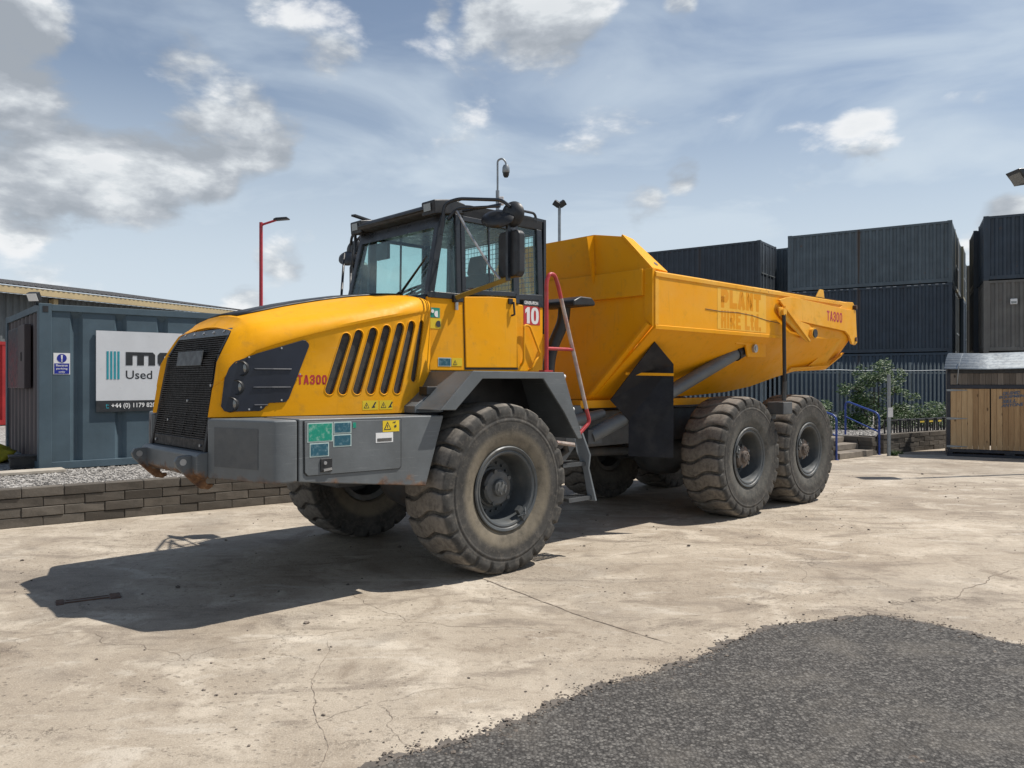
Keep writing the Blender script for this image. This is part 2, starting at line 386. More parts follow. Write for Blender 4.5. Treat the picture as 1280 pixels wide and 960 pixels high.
def make_concrete():
    m, b, p = new_mat('yard_concrete'); v = b.coord()
    big = b.noise(v, .33, 7, .62, .8); mid = b.noise(b.vmap(v, loc=(9, 4, 0)), 1.3, 8, .66, .5); fine = b.noise(v, 14, 8, .7); grit = b.noise(v, 95, 4, .7)
    col = b.ramp(big, [(.30, (.275, .228, .175)), (.46, (.345, .291, .226)), (.58, (.420, .363, .288)), (.72, (.340, .286, .221))])
    col = b.mix(b.rng(mid, .51, .66, 0, .72), col, (.545, .482, .392, 1))
    col = b.mix(b.rng(mid, .46, .30, 0, .68), col, (.170, .130, .094, 1))
    # drive tracks: streaks along the run of the yard
    tr = b.noise(b.vmap(v, (.75, 1.9, 1), (0, 0, R(-38))), 1.35, 8, .68, .9)
    col = b.mix(b.rng(tr, .51, .66, 0, .70), col, (.185, .152, .120, 1))
    col = b.mix(b.rng(tr, .46, .34, 0, .45), col, (.58, .53, .45, 1))
    dk = b.math('MULTIPLY', b.rng(b.noise(b.vmap(v, loc=(14, 3, 0)), .55, 8, .66, .7), .50, .64), b.rng(mid, .38, .58, .35, 1))
    col = b.mix(b.math('MULTIPLY', dk, .50), col, (.205, .178, .148, 1))
    # rusty stains, dark spots and exposed aggregate
    ru = b.rng(b.noise(b.vmap(v, loc=(2, 8, 0)), .8, 5, .6, .6), .66, .78)
    col = b.mix(b.math('MULTIPLY', ru, .5), col, (.37, .235, .135, 1))
    col = b.mix(b.rng(fine, .50, .34, 0, .50), col, (.215, .178, .138, 1))
    col = b.mix(b.rng(grit, .47, .32, 0, .62), col, (.17, .142, .115, 1))
    col = b.mix(b.rng(grit, .54, .68, 0, .60), col, (.56, .50, .41, 1))
    pit = b.vor(b.vmap(v, (1, 1.6, 1), (0, 0, R(-25))), 15, 'F1'); pm = b.math('MULTIPLY', b.rng(pit, .26, .12), b.rng(b.noise(b.vmap(v, loc=(1, 1, 0)), .7, 3), .42, .56))
    col = b.mix(b.math('MULTIPLY', pm, .55), col, (.17, .14, .11, 1))
    # hair cracks
    wv = b.vm('ADD', v, b.vm('MULTIPLY', b.vm('SUBTRACT', b.node('ShaderNodeTexNoise', {'Vector': v, 'Scale': 1.7, 'Detail': 7, 'Roughness': .7}).outputs[1], (.5, .5, .5)), (1.1, 1.1, 0)))
    ck = b.vor(wv, .42, 'DISTANCE_TO_EDGE'); cm = b.math('MULTIPLY', b.rng(ck, .0030, .0006), b.rng(b.noise(v, .5, 3), .42, .56))
    col = b.mix(b.math('MULTIPLY', cm, .55), col, (.10, .078, .06, 1))
    h = b.math('ADD', b.math('ADD', b.math('MULTIPLY', mid, .8), b.math('MULTIPLY', fine, .55)), b.math('MULTIPLY', grit, .22))
    h = b.math('SUBTRACT', h, b.math('ADD', b.math('MULTIPLY', pm, .55), b.math('MULTIPLY', cm, .35)))
    fin(b, p, col, b.rng(mid, .3, .7, .78, .95), 0, b.bump(h, .60, .022), .25)
    return m
CONC = make_concrete()
def make_asphalt():
    m, b, p = new_mat('asphalt'); v = b.coord()
    cc = b.vor(v, 50, 'F1', 'Color'); d = b.vor(v, 50, 'F1'); c2 = b.vor(v, 150, 'F1', 'Color')
    big = b.noise(v, 1.2, 7, .65, .3); mid = b.noise(v, 5, 6, .65)
    g = b.sep(cc)[0]; g2 = b.sep(c2)[1]
    col = b.ramp(b.math('ADD', b.math('MULTIPLY', g, .6), b.math('MULTIPLY', g2, .4)), [(.1, (.035, .033, .031)), (.5, (.085, .080, .074)), (.8, (.15, .142, .130)), (1, (.24, .225, .20))])
    col = b.mix(b.rng(d, .45, .75, 0, .75), col, (.028, .026, .024, 1))
    col = b.mix(b.rng(big, .48, .66, 0, .48), col, (.150, .136, .116, 1))
    col = b.mix(b.rng(mid, .44, .28, 0, .6), col, (.040, .038, .035, 1))
    rs = b.rng(b.noise(b.vmap(v, loc=(6, 2, 0)), 2.6, 4, .6), .70, .76)
    col = b.mix(b.math('MULTIPLY', rs, .5), col, (.27, .16, .08, 1))
    h = b.math('ADD', b.math('MULTIPLY', b.math('SUBTRACT', 1., d), .7), b.math('ADD', b.math('MULTIPLY', g, .5), b.math('MULTIPLY', mid, .8)))
    fin(b, p, col, .85, 0, b.bump(h, .75, .014), .3); return m
ASPH = make_asphalt()
CRK = simple('crack_dirt', (.17, .135, .105), .95, 0, .3, 8, .3, 60)
EDGE = simple('broken_edge', (.12, .105, .09), .95, 0, .3, 10, .4, 60, (.05, .045, .04), .6, 8)
def make_gravel(name, lo, hi):
    m, b, p = new_mat(name); v = b.coord(); c = b.vor(v, 24, 'F1', 'Color'); g = b.sep(c)[0]; n = b.noise(v, 60, 4, .7)
    col = b.ramp(b.math('ADD', b.math('MULTIPLY', g, .75), b.math('MULTIPLY', n, .25)), [(.1, lo), (.5, tuple((a + c) / 2 for a, c in zip(lo, hi))), (.9, hi)])
    fin(b, p, col, .9, 0, b.bump(n, .4, .004), .25); return m
GRAV = make_gravel('gravel_stone', (.085, .080, .075), (.46, .44, .41))
STONE = make_gravel('loose_stone', (.06, .052, .045), (.24, .20, .165))
def make_block():
    m, b, p = new_mat('walling_stone'); v = b.coord(); oi = b.node('ShaderNodeObjectInfo').outputs['Random']
    w = b.vm('ADD', v, b.node('ShaderNodeCombineXYZ', {0: b.math('MULTIPLY', oi, 37.), 1: b.math('MULTIPLY', oi, 11.), 2: 0.}).outputs[0])
    n = b.noise(w, 7, 8, .68); f = b.noise(w, 70, 5, .7)
    base = b.ramp(oi, [(0, (.082, .072, .061)), (.5, (.118, .104, .088)), (1, (.16, .142, .12))])
    col = b.mix(b.rng(n, .35, .7, 0, .6), base, (.075, .068, .058, 1))
    col = b.mix(b.rng(f, .58, .75, 0, .5), col, (.31, .28, .24, 1))
    fin(b, p, col, .92, 0, b.bump(b.math('ADD', b.math('MULTIPLY', n, .7), b.math('MULTIPLY', f, .5)), .6, .012), .25); return m
BLOCK = make_block()
MORT = simple('wall_core', (.045, .040, .035), .95, 0, .3, 12, .3, 60)

def make_boxpaint(name, c, rust=.3, grime=.35):
    m, b, p = new_mat(name); v = b.coord(); c = Vector(c)
    n = b.noise(v, 1.6, 7, .62); col = b.ramp(n, [(.3, tuple(c * .8)), (.7, tuple(c * 1.2))])
    st = b.noise(b.vmap(v, (5, 5, .25)), 1.5, 7, .62)
    col = b.mix(b.math('MULTIPLY', b.rng(st, .52, .75), grime), col, tuple(c * .45 + Vector((.012, .011, .010))))
    col = b.mix(b.math('MULTIPLY', b.rng(st, .44, .28), grime * .7), col, tuple(c * 1.25 + Vector((.035, .035, .033))))
    rn = b.math('MULTIPLY', b.rng(b.noise(v, 4.2, 8, .7), .62, .70), rust)
    col = b.mix(rn, col, (.115, .058, .030, 1))
    wide = b.math('MULTIPLY', b.rng(b.noise(b.vmap(v, (1.2, 1.2, .05), loc=(3, 0, 0)), 1.3, 3, .5), .64, .70), rust * .9)
    col = b.mix(wide, col, (.075, .045, .026, 1))
    fin(b, p, col, .55, 0, b.bump(b.noise(v, 30, 5, .65), .12, .006), .35); return m
OFFM = make_boxpaint('office_paint', (.066, .100, .124), .08, .18)
OFFE = make_boxpaint('office_end_shade_tint', (.060, .048, .050), .1, .3)  # shade and reflected red of the end wall put into its colour
BX = {'slate': make_boxpaint('container_slate', (.085, .110, .128), .9, .65), 'navy': make_boxpaint('container_navy', (.038, .053, .072), .6, .6), 'black': make_boxpaint('container_black', (.036, .047, .061), .4, .55),
      'taupe': make_boxpaint('container_taupe', (.135, .130, .120), .45, .55), 'cream': make_boxpaint('container_cream', (.30, .26, .17), .4), 'blue': make_boxpaint('container_blue', (.035, .055, .080), .4),
      'tan': make_boxpaint('container_tan', (.17, .15, .115), .5), 'grey': make_boxpaint('container_grey', (.10, .11, .115), .4), 'red': make_boxpaint('container_red', (.36, .028, .028), .15, .2)}
GALV = simple('galvanised_steel', (.26, .285, .30), .48, .55, .15, 6, .05, 80, (.14, .14, .135), .4, 3)
FENM = simple('palisade_paint', (.15, .185, .205), .5, .2, .2, 5, .05, 60, (.13, .12, .11), .3, 3)
BLUR = simple('blue_rail_paint', (.018, .055, .27), .4, 0, .15, 8, .06, 80, (.10, .10, .12), .3, 6)
SIGNW = simple('sign_white', (.60, .62, .64), .38, 0, .05, 3, 0)
FASC = simple('fascia_cream', (.40, .315, .175), .6, 0, .12, 1, .05, 20, (.2, .16, .10), .3, .8)
SHEDW = make_boxpaint('shed_sheet', (.11, .122, .125), .25, .5)
SHEDR = make_boxpaint('shed_roof_sheet', (.10, .095, .09), .3, .5)
POSTR = simple('red_post_paint', (.40, .025, .035), .4, 0, .12)
PAVE = simple('paving_slab', (.40, .36, .30), .9, 0, .15, 6, .3, 60)
YBAG = simple('yellow_bag', (.36, .31, .02), .7, 0, .25, 8, .2, 50)
def make_wood(name, a, c, d):
    m, b, p = new_mat(name); v = b.coord(); oi = b.node('ShaderNodeObjectInfo').outputs['Random']
    w = b.vm('ADD', v, b.node('ShaderNodeCombineXYZ', {0: b.math('MULTIPLY', oi, 23.), 1: 0., 2: b.math('MULTIPLY', oi, 41.)}).outputs[0])
    n = b.noise(b.vmap(w, (14, 14, 1.1)), 2.0, 7, .62, .6); k = b.vor(b.vmap(w, (5, 5, 2.2)), 1.3, 'F1')
    col = b.ramp(b.math('ADD', b.math('MULTIPLY', n, .65), b.math('MULTIPLY', oi, .35)), [(.25, d), (.5, a), (.75, c)])
    col = b.mix(b.rng(k, .16, .07), col, tuple(Vector(d) * .45))
    fin(b, p, col, .75, 0, b.bump(n, .3, .006), .3); return m
WOOD = make_wood('pine_board', (.43, .28, .145), (.54, .385, .215), (.29, .175, .085))
WOODG = make_wood('grey_board', (.15, .128, .108), (.22, .19, .16), (.085, .07, .058))
def make_leaf():
    m, b, p = new_mat('shrub_leaf'); v = b.coord(); n = b.noise(v, 3.5, 4, .6); n2 = b.noise(v, 30, 2)
    col = b.ramp(b.math('ADD', b.math('MULTIPLY', n, .6), b.math('MULTIPLY', n2, .4)), [(.3, (.025, .050, .014)), (.55, (.060, .110, .028)), (.75, (.13, .19, .055))])
    fin(b, p, col, .5, 0, None, .4); p.inputs['Subsurface Weight'].default_value = 0
    return m
LEAF = make_leaf()
BARK = simple('bark', (.07, .05, .035), .9, 0, .3, 12, .3, 40)

# ------------------------------------------------------------------ ground, asphalt, walls, gravel
GZ = .43                                         # level of the raised gravel ground
ground = MB(); ground.add([(-400, -200, 0), (400, -200, 0), (400, 600, 0), (-400, 600, 0)], [(0, 1, 2, 3)])
ground = tag(ground.build('ground', CONC), 'pale worn concrete yard with cracks and dusty stains', 'ground', kind='structure')

def frac(pts, amp, lev=4, rnd=random):
    P = [Vector(p) for p in pts]
    for k in range(lev):
        Q = [P[0]]
        for a, b in zip(P, P[1:]):
            d = b - a; nn = Vector((-d.y, d.x)); Q += [(a + b) / 2 + nn * rnd.uniform(-amp, amp), b]
        P = Q
    return P
rc = random.Random(3)
def crack(pts, w, z=.003, amp=.16, lev=4):
    P = frac(pts, amp, lev, rc); m = MB(); A = []; C = []
    for i, p in enumerate(P):
        a = P[max(0, i - 1)]; b = P[min(len(P) - 1, i + 1)]; d = (b - a).normalized(); nn = Vector((-d.y, d.x))
        f = .7 * w * rc.uniform(.25, 1.0) * min(1, .25 + min(i, len(P) - 1 - i) * .25)
        A.append((p.x + nn.x * f, p.y + nn.y * f, z)); C.append((p.x - nn.x * f, p.y - nn.y * f, z))
    m.grid([A, C]); m.build('crack', CRK, ground, recalc=False)
for pts, w, amp in [([(-.291, 6.989), (.133, 6.389), (.597, 5.746), (1.085, 5.221)], .011, .03), ([(-1.343, 6.462), (-.989, 5.946), (-.769, 5.689), (-.465, 5.596), (0, 5.578), (.5, 5.45)], .0035, .14),
               ([(-.884, 3.545), (-1.031, 4.048), (-1.193, 4.591), (-1.267, 5.301)], .003, .10), ([(-3.494, 5.253), (-3.071, 5.471), (-2.5, 5.2), (-2.091, 4.906), (-1.856, 5.253), (-1.399, 5.385), (-1.098, 5.56)], .003, .18),
               ([(-1.05, 3.95), (-.751, 4.249), (-.372, 4.471), (-.187, 4.494)], .003, .16), ([(4.889, 7.349), (3.933, 6.637), (3.394, 6.16)], .006, .10), ([(7.404, 15.154), (8.049, 14.89), (9.415, 14.152), (11, 13.2)], .03, .06),
               ([(-1.343, 6.462), (-1.75, 6.95), (-2.6, 7.2), (-3.4, 7.1)], .0035, .14), ([(.6, 5.75), (1.5, 5.9), (2.6, 6.7), (3.2, 8.2)], .0025, .16), ([(-.2, 3.4), (-.6, 3.9), (-.75, 4.25)], .0025, .16)]:
    crack(pts, w, amp=amp)
# broken drain slot, an iron frame let into the slab
ds = empty('drain_slot', (-3.46, 6.29, 0), R(31)); tag(ds, 'rusty broken drain slot let into the shaded concrete', 'drain')
m = MB(); m.add([(x, y, .0035) for x, y in [(-.23, -.05), (-.1, -.035), (.1, -.04), (.17, -.10), (.24, -.07), (.22, .07), (.17, .09), (.12, .03), (-.1, .03), (-.15, .08), (-.24, .06)]], [tuple(range(11))]); m.build('opening', CRK, ds, recalc=False)
m = MB(); m.box(-.17, .15, -.044, -.034, .0, .010); m.box(-.16, .14, .030, .040, .0, .008); m.box(-.23, -.175, -.07, .09, 0, .007); m.box(.155, .23, -.09, .08, 0, .008); m.build('frame', RUST, ds, bevel=.003)

# asphalt patch with a crumbled edge
ra = random.Random(11)
edge = [(-1.9, 2.75), (-1.2, 3.16), (-.592, 3.56), (-.311, 3.739), (0, 3.973), (.265, 4.249), (.561, 4.494), (.764, 4.591), (1.166, 4.879), (1.598, 5.301), (2.115, 5.651), (2.734, 5.844), (3.121, 5.56), (3.442, 5.173), (4.3, 4.45), (5.6, 3.3)]
E1 = [p + Vector((ra.gauss(0, .009), ra.gauss(0, .009))) for p in frac(edge, .085, 5, ra)]
poly = [(p.x, p.y) for p in E1] + [(6.5, 1.5), (6.0, -1.5), (-2, -1.5), (-3.2, 1.2)]
def sheet(name, poly, z, mat, parent=None):
    bm = bmesh.new(); vs = [bm.verts.new((x, y, z)) for x, y in poly]
    es = [bm.edges.new((vs[i], vs[(i + 1) % len(vs)])) for i in range(len(vs))]
    bmesh.ops.triangle_fill(bm, use_beauty=True, edges=es)
    for f in bm.faces:
        if f.normal.z < 0: f.normal_flip()
    me = bpy.data.meshes.new(name); bm.to_mesh(me); bm.free(); return link(name, me, mat, parent)
tag(sheet('asphalt_patch', poly, .009, ASPH), 'dark rough asphalt patch with a crumbled edge', 'asphalt', kind='structure')
# dusty broken margin below it
big = []
for i, p in enumerate(E1):
    a = E1[max(0, i - 9)]; b = E1[min(len(E1) - 1, i + 9)]; d = (b - a).normalized(); nn = Vector((-d.y, d.x)); f = ra.uniform(.0, .035) + .03 * (1 + math.sin(i * .21))
    big.append((p.x + nn.x * f, p.y + nn.y * f))
sheet('broken_margin', big + [(6.5, 1.5), (6.0, -1.5), (-2, -1.5), (-3.2, 1.2)], .0045, EDGE, ground)

# stones
def stone_mesh(rnd, n=5):
    out = []
    for k in range(n):
        vs = [(1, 0, 0), (-1, 0, 0), (0, 1, 0), (0, -1, 0), (0, 0, 1), (0, 0, -1), (.6, .6, .5), (-.6, .55, .5), (-.55, -.6, .5), (.6, -.55, .5)]
        vs = [tuple(c * rnd.uniform(.7, 1.15) for c in v) for v in vs]
        fs = [(4, 6, 7), (4, 7, 8), (4, 8, 9), (4, 9, 6), (0, 2, 6), (2, 1, 7), (1, 3, 8), (3, 0, 9), (6, 2, 7), (7, 1, 8), (8, 3, 9), (9, 0, 6), (5, 2, 0), (5, 1, 2), (5, 3, 1), (5, 0, 3)]
        out.append((vs, fs))
    return out
rs = random.Random(5); ST = stone_mesh(rs)
def scatter(name, mat, pts, label, cat):
    m = MB()
    for (x, y, z, s) in pts:
        vs, fs = ST[rs.randrange(5)]
        M = Matrix.Translation((x, y, z + s * .25)) @ Matrix.Rotation(rs.uniform(0, 6.3), 4, 'Z') @ Matrix.Diagonal((s * rs.uniform(.8, 1.3), s, s * rs.uniform(.45, .8), 1))
        m.add(vs, fs, M)
    return tag(m.build(name, mat, recalc=False), label, cat, kind='stuff')
pts = []
for i in range(2200):
    k = rs.randrange(2 * 32, len(E1) - 40); p = E1[k]; d = abs(rs.gauss(0, .075)) * (3 if rs.random() < .12 else 1); a = rs.uniform(0, 6.3)
    pts.append((p.x + d * math.cos(a), p.y + d * math.sin(a), .0 + (.008 if rs.random() < .3 else 0), rs.uniform(.003, .009) if rs.random() < .95 else rs.uniform(.010, .017)))
for i in range(520):
    x = rs.uniform(-5, 9); y = rs.uniform(3.4, 15); pts.append((x, y, 0, rs.uniform(.004, .013) if rs.random() < .93 else rs.uniform(.014, .026)))
scatter('loose_stones', STONE, pts, 'loose dark crumbs of stone strewn over the concrete', 'stones')

# retaining wall of long blocks
def brick_variants(L, H, Dp):
    out = []
    for k in range(4):
        bm = bmesh.new(); bmesh.ops.create_cube(bm, size=1, matrix=Matrix.Translation((L / 2, Dp / 2, H / 2)) @ Matrix.Diagonal((L, Dp, H, 1)))
        bmesh.ops.bevel(bm, geom=bm.edges[:], offset=.006, segments=1, affect='EDGES')
        for v in bm.verts: v.co += Vector((rs.uniform(-.002, .002), rs.uniform(-.004, .004), rs.uniform(-.002, .002)))
        me = bpy.data.meshes.new('brick'); bm.to_mesh(me); bm.free(); me.materials.append(BLOCK); out.append(me)
    return out
BR = brick_variants(.442, .112, .19); BRH = brick_variants(.217, .112, .19)
def block_wall(name, p0, p1, courses, label, parent=None, z0=0):
    d = Vector((p1[0] - p0[0], p1[1] - p0[1])); L = d.length; rz = math.atan2(d.y, d.x)
    n = int(L / .45); sc = L / (n * .45)
    m = MB(); m.box(.01, L - .01, .02, .17, 0, courses * .12 - .01)
    o = m.build(name, MORT, loc=(p0[0], p0[1], z0), rot=(0, 0, rz)); tag(o, label, 'wall')
    for c in range(courses):
        x = 0.; first = True
        while x < L - .05:
            half = (c % 2 == 1 and first) or (L - x < .44 * sc); first = False
            me = (BRH if half else BR)[rs.randrange(4)]
            b = bpy.data.objects.new('brick', me); COL.objects.link(b); b.parent = o
            b.location = (x, rs.uniform(-.006, .006) + (0 if c < courses - 1 else -.008), c * .12 + .002); b.scale = (sc, 1, 1); x += (.225 if half else .45) * sc
    return o
block_wall('retaining_wall', (-9.5, 6.87), (-3.2, 11.37), 4, 'low wall of long weathered blocks holding gravel before the office cabin')
block_wall('retaining_wall', (-3.18, 11.385), (7.33, 17.5), 4, 'low block wall running behind the dump truck to the steps')
block_wall('retaining_wall', (9.14, 18.93), (14.6, 22.55), 4, 'low block wall between the steps and the wooden store')
# raised ground behind it
wl = [(-9.6, 6.95), (-3.25, 11.49), (7.30, 17.62), (6.7, 18.5), (8.1, 19.6), (9.02, 19.05), (14.55, 22.7), (40, 34), (300, 80), (300, 590), (-390, 590), (-390, -60)]
tag(sheet('raised_ground', wl, GZ, GRAV), 'raised ground of pale gravel behind the block wall', 'ground', kind='structure')
pts = []
for i in range(11000):
    s = rs.uniform(-1.5, 7.6); q = rs.uniform(.17, 3.0) ; x = -9.5 + .814 * s - .581 * q; y = 6.87 + .581 * s + .814 * q
    pts.append((x, y, GZ, rs.uniform(.012, .026)))
scatter('gravel_bed', GRAV, pts, 'bed of pale grey gravel chippings before the office cabin', 'gravel')
pts = []
for i in range(5000):
    s = rs.uniform(-2.5, 6.5); q = rs.uniform(.25, 4.2); x = 9.14 + .834 * s - .552 * q; y = 18.93 + .552 * s + .834 * q
    if s < -.2 and q < 1.3: continue
    pts.append((x, y, GZ, rs.uniform(.018, .034)))
scatter('gravel_bank', GRAV, pts, 'grey gravel between the steps and the palisade fence', 'gravel')

# steps with blue handrails
STEPM = simple('step_concrete', (.21, .18, .145), .92, 0, .25, 5, .3, 50, (.09, .075, .06), .6, 4)
st = empty('concrete_steps', (7.42, 17.52, 0), R(39)); tag(st, 'short flight of block steps between blue handrails', 'steps')
for k in range(3):
    m = MB(); m.box(.05, 1.62, k * .36 - .02, k * .36 + .40, k * .143, k * .143 + .138 - (.008 if k == 2 else 0)); m.build('step', STEPM, st, bevel=.012)
for nm, x in (('wing_wall', 1.64), ('wing_wall', -.20)):
    for c in range(4):
        for j in range(3):
            b = bpy.data.objects.new('brick', BRH[rs.randrange(4)]); COL.objects.link(b); b.parent = st; b.location = (x, j * .36 + .02 * (c % 2), c * .108 + .001); b.scale = (1, 1.85, .955)
def handrail(lo, up, label):
    o = empty('handrail', (lo[0], lo[1], 0)); tag(o, label, 'handrail', 'blue handrails at the steps'); u = Vector((up[0] - lo[0], up[1] - lo[1], GZ))
    m = MB(); m.tube(fillet([(0, 0, 0), (0, 0, 1.0), u + Vector((0, 0, .86)), u], .14, 6), .024, 10); m.build('top_rail', BLUR, o, smooth=50)
    m = MB(); m.tube([(0, 0, .55), u + Vector((0, 0, .46))], .017, 8); m.build('mid_rail', BLUR, o, smooth=50)
    m = MB(); m.cyl((0, 0, 0), (0, 0, .008), .055, 12); m.build('foot_plate', BLUR, o)
handrail((8.93, 18.72), (8.50, 19.62), 'blue tube handrail at the steps beside the steel post')
handrail((7.36, 17.46), (6.78, 18.33), 'blue tube handrail at the steps beside the dumper rear wheel')

# galvanised post with a white label
o = empty('sign_post', (9.02, 18.42, 0)); tag(o, 'galvanised steel post carrying a small white label', 'post')
m = MB(); m.tube([(0, 0, 0), (0, 0, 1.95)], .042, 10); m.build('pole', GALV, o, smooth=50)
m = MB(); m.box(-.045, .075, -.052, -.044, .93, 1.16); m.build('label_plate', WHT, o)
def tuft(x, y, n, h, seed, label):
    rr = random.Random(seed); m = MB()
    for i in range(n):
        a = rr.uniform(0, 6.3); r = rr.uniform(0, .12); p = Vector((x + r * math.cos(a), y + r * math.sin(a), 0)); q = p + Vector((rr.uniform(-.1, .1), rr.uniform(-.1, .1), rr.uniform(.4, 1) * h)); w = Vector((math.cos(a), math.sin(a), 0)) * .006
        m.add([p - w, p + w, q], [(0, 1, 2)])
    tag(m.build('grass_tuft', LEAF, recalc=False), label, 'grass', kind='stuff')
tuft(9.16, 18.5, 160, .16, 1, 'weeds growing at the foot of the steel post'); tuft(9.5, 18.95, 80, .12, 2, 'weeds at the foot of the block wall')

# ------------------------------------------------------------------ palisade fence and shrub
f0 = Vector((2.2, 21.75)); f1 = Vector((15.2, 24.75)); fd = (f1 - f0); FL = fd.length
fo = empty('palisade_fence', (f0.x, f0.y, GZ), math.atan2(fd.y, fd.x)); tag(fo, 'tall blue grey palisade fence before the stacked containers', 'fence')
m = MB(); m.add([(-.035, 0, 0), (-.012, -.018, 0), (.012, -.018, 0), (.035, 0, 0), (-.035, 0, 1.83), (-.012, -.018, 1.88), (.012, -.018, 1.88), (.035, 0, 1.83), (0, -.012, 1.95)],
                [(0, 1, 5, 4), (1, 2, 6, 5), (2, 3, 7, 6), (4, 5, 8), (5, 6, 8), (6, 7, 8)]); pale = m.mesh('pale'); pale.materials.append(FENM)
n = int(FL / .152)
for i in range(n):
    b = bpy.data.objects.new('pale', pale); COL.objects.link(b); b.parent = fo; b.location = (i * .152 + .05, 0, .02 + rs.uniform(-.01, .01))
    md = b.modifiers.new('thick', 'SOLIDIFY'); md.thickness = .004
for z in (.35, 1.60):
    m = MB(); m.box(0, FL, .012, .052, z, z + .045); m.build('rail', FENM, fo)
for i in range(6):
    m = MB(); x = i * 2.58 + .3; m.box(x, x + .055, .055, .15, 0, 1.95); m.build('post', FENM, fo)
m = MB(); m.tube([(x * .5, -.03, 1.70 + .012 * math.sin(x * 1.7)) for x in range(27)], .010, 5); m.build('wire', GALV, fo)

def leaf_cloud(m, c, r, n, rr, size):
    for i in range(n):
        while True:
            p = Vector((rr.uniform(-1, 1), rr.uniform(-1, 1), rr.uniform(-1, 1)))
            if .25 < p.length < 1: break
        p = Vector(c) + Vector((p.x * r[0], p.y * r[1], p.z * r[2])); s = size * rr.uniform(.6, 1.35)
        a = Vector((rr.gauss(0, 1), rr.gauss(0, 1), rr.gauss(0, .6))).normalized(); b = a.orthogonal().normalized(); b = (b + Vector((0, -.3, .5)) * rr.random()).normalized(); q = a.cross(b)
        m.add([p - a * s, p + b * s * .42 + q * s * .1, p + a * s, p - b * s * .42 + q * s * .1], [(0, 1, 2), (0, 2, 3)])
def shrub(loc, blobs, size, label, seed, stems):
    o = empty('shrub', loc); tag(o, label, 'shrub', 'shrubs along the palisade fence'); rr = random.Random(seed); m = MB()
    for (c, r, n) in blobs: leaf_cloud(m, c, r, n, rr, size)
    m.build('foliage', LEAF, o, recalc=False); m = MB()
    for s in stems: m.tube([(s[0] * .3, s[1] * .3, 0), (s[0] * .8, s[1] * .8, s[2] * .5), s], [.018, .012, .006], 5)
    m.build('stem', BARK, o)
def sb(n, sx, h, rr):
    out = []
    for i in range(n):
        t = rr.random(); z = h * (1 - t * t) * rr.uniform(.15, 1); out.append(((rr.gauss(0, sx * (1 - z / h * .65)), rr.uniform(-.35, .3), max(.12, z)), (rr.uniform(.13, .3), .2, rr.uniform(.1, .26)), rr.randrange(70, 150)))
    return out
rr = random.Random(21)
shrub((10.35, 21.9, GZ), sb(62, .72, 1.95, rr), .045, 'tall straggling green shrub against the palisade fence behind the blue handrail', 31, [(.1, 0, 1.7), (-.4, .1, 1.1), (.5, -.1, 1.2), (-.1, -.1, 1.5)])
shrub((8.9, 21.7, GZ), sb(14, .45, .75, rr), .04, 'low green shrub at the fence foot nearest the truck', 32, [(.1, 0, .6), (-.3, .1, .5)])
shrub((11.9, 22.6, GZ), sb(30, .6, .9, rr), .042, 'low green shrub spreading behind the black stands', 33, [(.1, 0, .7), (-.4, .1, .5), (.4, 0, .5)])
shrub((13.2, 23.2, GZ), sb(12, .4, .7, rr), .042, 'low green shrub at the fence foot beside the wooden store', 34, [(.1, 0, .6), (-.3, .1, .5)])
# row of black metal stands on the gravel
for i in range(7):
    x = 9.72 + i * .36; y = 19.75 + i * .235; o = empty('metal_stand', (x, y, GZ), R(33) + (i % 3) * .05); tag(o, 'small black metal stand with a yellow strip in the row along the low wall' if i > 2 else 'small plain black metal stand in the row along the low wall', 'stand', 'black stands on the gravel')
    m = MB(); m.box(-.15, .15, -.10, .10, .33, .37); m.build('top', BLACK, o, bevel=.006)
    m = MB(); m.box(-.15, -.12, -.1, -.07, 0, .33); m2 = m.mesh('leg')
    for (a, b) in ((0, 0), (.27, 0), (0, .17), (.27, .17)): link('leg', m2, BLACK, o, loc=(a, b, 0))
    if i > 2: m = MB(); m.box(-.10, .1, -.106, -.102, .27, .31); m.build('yellow_strip', AMBER, o)

